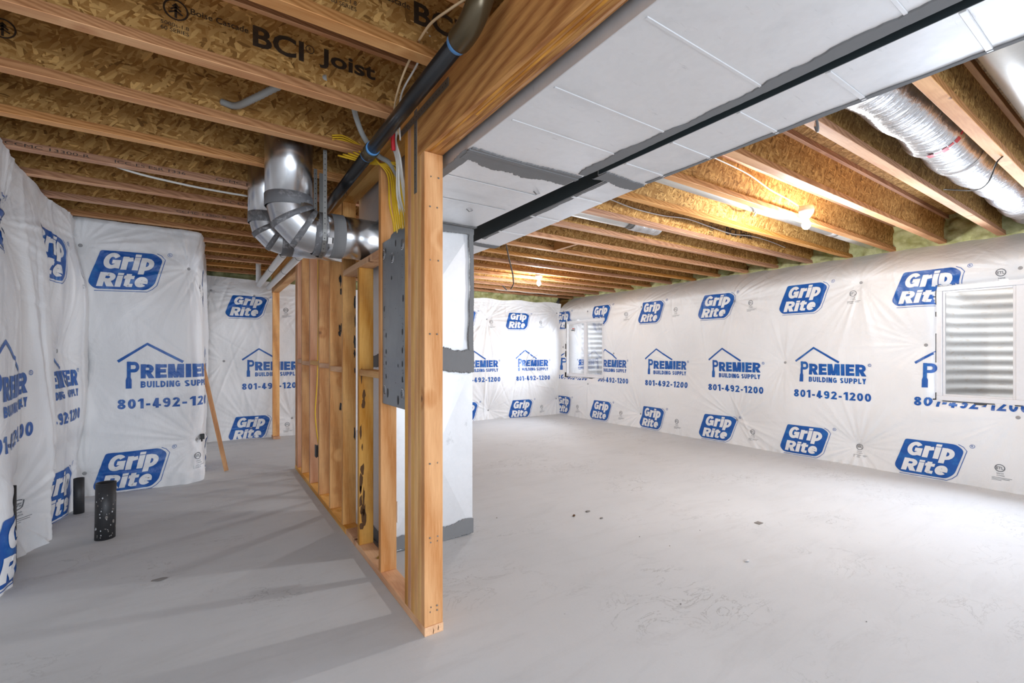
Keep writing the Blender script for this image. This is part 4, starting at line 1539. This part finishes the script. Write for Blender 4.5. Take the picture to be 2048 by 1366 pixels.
cable('second pale cable hanging slack behind the black pipe', [(0.71, 1.63, 2.43), (0.70, 1.74, 2.37), (0.69, 1.88, 2.32), (0.73, 2.02, 2.28), (0.76, 2.09, 2.22)], 0.004, 'white_cable')
cable('cream cable stretched from the elbow to the second joist', [(0.69, 1.24, 2.33), (0.66, 1.36, 2.34), (0.655, 1.50, 2.375), (0.66, 1.625, 2.385)], 0.0045, 'cream_cable')
for k in range(3):
    cable(YF, [(0.56, 2.58, 2.36 + .012 * k), (0.62, 2.585, 2.375 + .012 * k), (0.70, 2.59, 2.36 + .008 * k), (0.75, 2.60, 2.35)], 0.004, 'yellow_cable')
tube_ = tag(tube('wire_tag', [(0.735, 2.12, 2.262), (0.745, 2.15, 2.235), (0.755, 2.17, 2.20)], 0.010, M['red'], None, 8, 4), 'red plastic tag on the cables beneath the black pipe', 'tag')
cable('yellow cable running down a stud to the black outlet box', [(0.80, 4.13, 2.25), (0.79, 4.16, 1.95), (0.80, 4.20, 1.5), (0.785, 4.17, 1.0), (0.775, 4.20, 0.70), (0.80, 4.22, 0.46), (0.815, 4.22, 0.42)], 0.0055, 'yellow_cable')
t = thing('outlet_box', 'black plastic outlet box fixed low on a stud', 'outlet', (0.82, 4.23, 0.36))
box('shell', (0.785, 4.185, 0.325), (0.86, 4.245, 0.42), M['black_cable'], t, 0.004)
box('rim', (0.779, 4.180, 0.320), (0.786, 4.250, 0.425), M['black_cable'], t, 0.002)
t = thing('outlet_box', 'white outlet cover seen edge-on beside the second stud', 'outlet', (0.885, 2.47, 0.3))
box('cover', (0.868, 2.44, 0.285), (0.876, 2.51, 0.40), M['drop'], t, 0.003)
box('screw', (0.8765, 2.47, 0.34), (0.878, 2.476, 0.346), M['strap'], t, 0)

# white flexible cable under the joists on the left
cable('thin white cable sagging along the joists toward the round duct', [(-0.56, 3.61, 2.42), (-0.50, 3.62, 2.36), (-0.36, 3.64, 2.327), (-0.1, 3.70, 2.322), (0.10, 3.72, 2.322), (0.24, 3.72, 2.322)], 0.007, 'white_cable')

# ------------------------------------------------------------------ electrical panel in the stud bay
ep = thing('electrical_panel', 'grey steel electrical panel back with knock-outs set between the first studs', 'panel', (0.80, 2.28, 0.946))
box('enclosure', (0.785, 2.080, 0.947), (0.868, 2.430, 1.806), M['steel'], ep, 0.003)
rp = random.Random(5)
V = []
N_ = 26
zt = [1.806 + (0.0 if k < 10 else rp.uniform(0.0, 0.022)) for k in range(N_)]
for k in range(N_):
    y = 2.428 - 0.346 * k / (N_ - 1)
    V += [(0.7846, y, 1.79), (0.7846, y, zt[k]), (0.7866, y, zt[k]), (0.7866, y, 1.79)]
F = []
for k in range(N_ - 1):
    for q in range(4):
        F.append((k * 4 + q, k * 4 + (q + 1) % 4, k * 4 + 4 + (q + 1) % 4, k * 4 + 4 + q))
mesh('torn_edge', V, F, M['steel'], ep, V[0])


def disc(name, x, y, z, r, mat, parent, ry=None, n=16, ring=0.0):
    V = [(x, y + r * math.cos(2 * PI * k / n), z + (ry or r) * math.sin(2 * PI * k / n)) for k in range(n)]
    if ring:
        V += [(x - 0.0012, y + (r - ring) * math.cos(2 * PI * k / n), z + ((ry or r) - ring) * math.sin(2 * PI * k / n)) for k in range(n)]
        return mesh(name, V, [(k, (k + 1) % n, n + (k + 1) % n, n + k) for k in range(n)], mat, parent, V[0])
    return mesh(name, V, [tuple(range(n))], mat, parent, V[0])


for y, z in ((2.405, 1.74), (2.13, 1.74), (2.39, 1.02), (2.13, 1.02), (2.27, 1.70)):
    disc('knockout', 0.7838, y, z, 0.026, M['galv_pipe'], ep, ring=0.004, n=22)
    disc('knockout', 0.7838, y, z, 0.016, M['galv_pipe'], ep, ring=0.003, n=18)
for y, z, a in ((2.375, 1.755, .007), (2.225, 1.765, .008), (2.285, 1.60, .005), (2.12, 1.48, .008), (2.40, 1.45, .007), (2.37, 1.31, .006), (2.13, 1.32, .007), (2.37, 1.225, .006),
                (2.13, 1.23, .007), (2.37, 1.165, .005), (2.13, 1.165, .007), (2.19, 1.155, .004), (2.37, 1.095, .006), (2.13, 1.09, .007), (2.345, 1.01, .011), (2.19, 0.985, .011)):
    disc('slot_hole', 0.7841, y, z, a, M['black_cable'], ep, a * 2.2)
for k in range(40):
    disc('screw_hole', 0.7841, rp.choice([2.405, 2.39, 2.13, 2.12, rp.uniform(2.15, 2.37)]), rp.uniform(1.0, 1.75), 0.0028, M['black_cable'], ep, n=8)

# ------------------------------------------------------------------ right room: pipes in the joist bays, lamps, cables
fd = thing('flexible_duct', 'crinkled silver insulated duct lying between two joists at upper right', 'duct', (1.85, 0.82, 2.48))
n_ = 520
pts = [(1.83 + 4.3 * k / n_, 0.835 + 0.012 * math.sin(k * 0.03), 2.485 - 0.02 * math.sin(k / n_ * 5)) for k in range(n_ + 1)]
rf_ = lambda i, n: 0.128 + 0.0035 * math.sin(i * 2.4) + 0.006 * math.sin(i * 0.11) - (0.014 if i in (66, 67, 68, 190, 191, 192, 250, 251) else 0)
tube('jacket', pts, 0.13, M['foil'], fd, 36, rf=rf_)
for x in (2.38, 3.37, 3.86):
    tube('tape_band', [(x, 0.837, 2.468), (x + 0.012, 0.837, 2.468), (x + 0.05, 0.838, 2.468), (x + 0.06, 0.838, 2.468)], [0.130, 0.140, 0.140, 0.130], M['foil'], fd, 36, cap=False)
for k, a in enumerate((200, 215, 228, 240, 252, 265)):
    q = math.radians(a)
    P = []
    for i in range(2):
        for m_ in range(4):
            b = q + math.radians(m_ * 3.6)
            P.append((3.36 + i * (0.05 if k % 2 else 0.025), 0.838 + 0.146 * math.cos(b), 2.467 + 0.146 * math.sin(b)))
    mesh('red_print', P, [(m_, m_ + 1, 5 + m_, 4 + m_) for m_ in range(3)], M['red'], fd, P[0])
t = thing('round_duct', 'bright rigid round duct in the joist bay at the far top right', 'duct', (1.83, 0.42, 2.48))
tube('pipe', [(1.83, 0.425, 2.49), (3.0, 0.425, 2.49), (5.4, 0.425, 2.49)], 0.10, M['rigid'], t, 32)
tube('mastic_band', [(1.84, 0.425, 2.49), (1.9, 0.425, 2.49)], 0.102, M['mastic'], t, 32, cap=False)
t = thing('round_duct', 'shiny slim round pipe passing behind the near lamp', 'duct', (1.85, 2.07, 2.46))
tube('pipe', [(1.83, 2.065, 2.462), (5.2, 2.065, 2.462)], 0.066, M['rigid'], t, 28)
tube('foil_band', [(5.2, 2.065, 2.462), (5.32, 2.065, 2.462)], 0.068, M['foil'], t, 28)
tube('pipe', [(5.32, 2.065, 2.462), (6.25, 2.065, 2.462)], 0.066, M['rigid'], t, 28)
t = thing('round_duct', 'short shiny round pipe ending in a crinkled foil sleeve', 'duct', (1.9, 2.92, 2.42))
tube('pipe', [(1.90, 2.90, 2.425), (3.22, 2.90, 2.425)], 0.066, M['rigid'], t, 28)
tube('mastic_band', [(3.17, 2.90, 2.425), (3.25, 2.90, 2.425)], 0.068, M['strap'], t, 28)
tube('foil_sleeve', [(3.24 + 0.37 * k / 60, 2.90, 2.425) for k in range(61)], 0.07, M['foil'], t, 28, rf=lambda i, n: 0.075 + 0.004 * math.sin(i * 2.2))


def lamp(x, y, lab, energy):
    z = ZJ
    t = thing('ceiling_lamp', lab, 'lamp', (x, y, z))
    tube('holder', [(x, y, z + 0.04), (x, y, z + 0.012), (x, y, z - 0.012), (x, y, z - 0.05)], [0.05, 0.056, 0.05, 0.028], M['porcelain'], t, 24)
    P, R_ = [], []
    for k in range(11):
        u = k / 10
        P.append((x, y, z - 0.045 - 0.095 * u))
        R_.append(0.0145 if u < 0.1 else max(0.003, 0.031 * math.sqrt(max(0, 1 - ((u - 0.62) / 0.40) ** 2)) if u > 0.3 else 0.0145 + (u - 0.1) / 0.2 * 0.005))
    tube('bulb', P, R_, M['bulb'], t, 20)
    l = D.lights.new('lamp_glow', 'POINT')
    l.energy = energy
    l.color = (0.97, 0.975, 0.98)
    l.shadow_soft_size = 0.035
    o = link('lamp_glow', l, None, t, (x, y, z - 0.155))
    return t


lamp(3.93, 1.72, 'lit bare bulb in a white holder under the joists, nearer one', 96)
lamp(4.02, 5.33, 'lit bare bulb under the far joists, smaller in view', 62)

perf_strap('black perforated strap hanging in a hook from the far joists', [(2.55, 3.94, 2.334), (2.595, 3.94, 2.16), (2.635, 3.94, 2.03), (2.645, 3.94, 1.93), (2.61, 3.94, 1.87), (2.56, 3.94, 1.86), (2.51, 3.94, 1.90)], (0, 1, 0), 0.022, False, None, 'hanger_strap')
cable('thin black wire drooping from the duct edge along the joists', [(1.862, 2.45, 2.27), (2.0, 2.8, 2.24), (2.05, 3.15, 2.20), (2.0, 3.5, 2.21), (1.85, 3.93, 2.328)], 0.004, 'black_cable')
cable('white wire bowed beyond the end of the narrow duct', [(1.72, 3.93, 2.326), (1.95, 3.95, 2.25), (2.25, 3.93, 2.326)], 0.007, 'white_cable')
for k, (y, xa, xb, z_, lab) in enumerate(((2.49 + .2, 2.3, 5.6, 2.46, 'white cable stapled along a web with printed lettering, middle of the right ceiling'),
                                        (1.86, 3.0, 3.95, 2.50, 'white cable sagging along a web to the near lamp'),
                                        (6.852, 4.2, 5.6, 2.322, 'thin white cable along the farthest joists'))):
    P = [(xa + (xb - xa) * i / 9, y - 0.012, z_ + (0.004 if k == 2 else 0.018) * math.sin(i * 1.9 + k)) for i in range(10)]
    if k == 1:
        P = [(2.45, 1.84, 2.56), (2.9, 1.84, 2.55), (3.3, 1.84, 2.53), (3.6, 1.83, 2.47), (3.78, 1.80, 2.43), (3.9, 1.75, 2.37)]
    cable(lab, P, 0.005, 'white_cable')
cable('grey cable hoop hanging from the joist edge by the duct', [(2.35, 1.10, 2.56), (2.45, 1.06, 2.40), (2.50, 1.045, 2.31), (2.44, 1.02, 2.325), (2.36, 1.01, 2.40)], 0.006, 'grey_cable')
cable('thin grey cable tied round the shiny pipe', [(3.55, 1.96, 2.38), (3.75, 2.02, 2.385), (3.9, 2.12, 2.39), (4.05, 2.18, 2.45)], 0.005, 'conduit')
cable('dark wire dangling at the right edge of the picture', [(3.75, 0.62, 2.33), (3.72, 0.64, 2.29), (3.85, 0.70, 2.22), (4.05, 0.80, 2.25), (4.1, 0.95, 2.31)], 0.004, 'black_cable')

# ------------------------------------------------------------------ leaning stick, crumbs on the floor
Va, Vb = Vector((0.17, 5.55, 0.0)), Vector((-0.035, 5.62, 1.10))
T = (Vb - Va).normalized()
U = T.cross(Vector((0, 1, 0))).normalized()
Wd = T.cross(U)
V = []
for p in (Va, Vb):
    for a, b in ((-1, -1), (1, -1), (1, 1), (-1, 1)):
        V.append(p + U * 0.02 * a + Wd * 0.010 * b)
F = [(0, 1, 2, 3), (7, 6, 5, 4)] + [(k, (k + 1) % 4, 4 + (k + 1) % 4, 4 + k) for k in range(4)]
tag(mesh('wooden_lath', [v + Vector((0, 0, 0.006)) for v in V], F, M['wood_z'], None, Va), 'thin wooden lath leaning against the wrapped corner', 'stick')

rg = random.Random(9)


def crumb(name, x, y, s, label, mat='chip', flat=0.25, group=None):
    bm = bmesh.new()
    bmesh.ops.create_icosphere(bm, subdivisions=1, radius=s)
    for v in bm.verts:
        v.co = Vector((v.co.x * rg.uniform(0.7, 1.5), v.co.y * rg.uniform(0.5, 1.0), max(v.co.z * flat, -s * flat * 0.8)))
    me = D.meshes.new(name)
    bm.to_mesh(me)
    bm.free()
    return tag(link(name, me, M[mat], None, (x, y, s * flat * 0.8)), label, 'debris', group)


crumb('concrete_chip', 2.275, 2.583, 0.012, 'small brown crumb left of two grey flakes on the open floor', 'bark', 0.8)
crumb('concrete_chip', 2.428, 2.60, 0.022, 'rounded grey flake, farther of the pair on the open floor')
crumb('concrete_chip', 2.416, 2.44, 0.017, 'dark sliver, nearer of the pair on the open floor')
box_ = tag(box('wood_chip', (3.26, 1.73, 0), (3.31, 1.77, 0.004), M['chip'], None, 0.001), 'thin square chip lying toward the right wall', 'debris')
crumb('wood_chip', 2.63, 1.47, 0.020, 'pale angular chip in the middle of the open floor', 'concrete')
crumb('mortar_patch', -0.21, 3.10, 0.032, 'rough patch of dried mortar on the left floor', 'rim', 0.05)
for i in range(9):
    crumb('grit', rg.uniform(1.4, 3.6), rg.uniform(0.6, 3.0), rg.uniform(0.003, 0.0055), 'tiny dark grit speck scattered on the open floor', 'chip', 0.6, 'grit specks on the open floor')
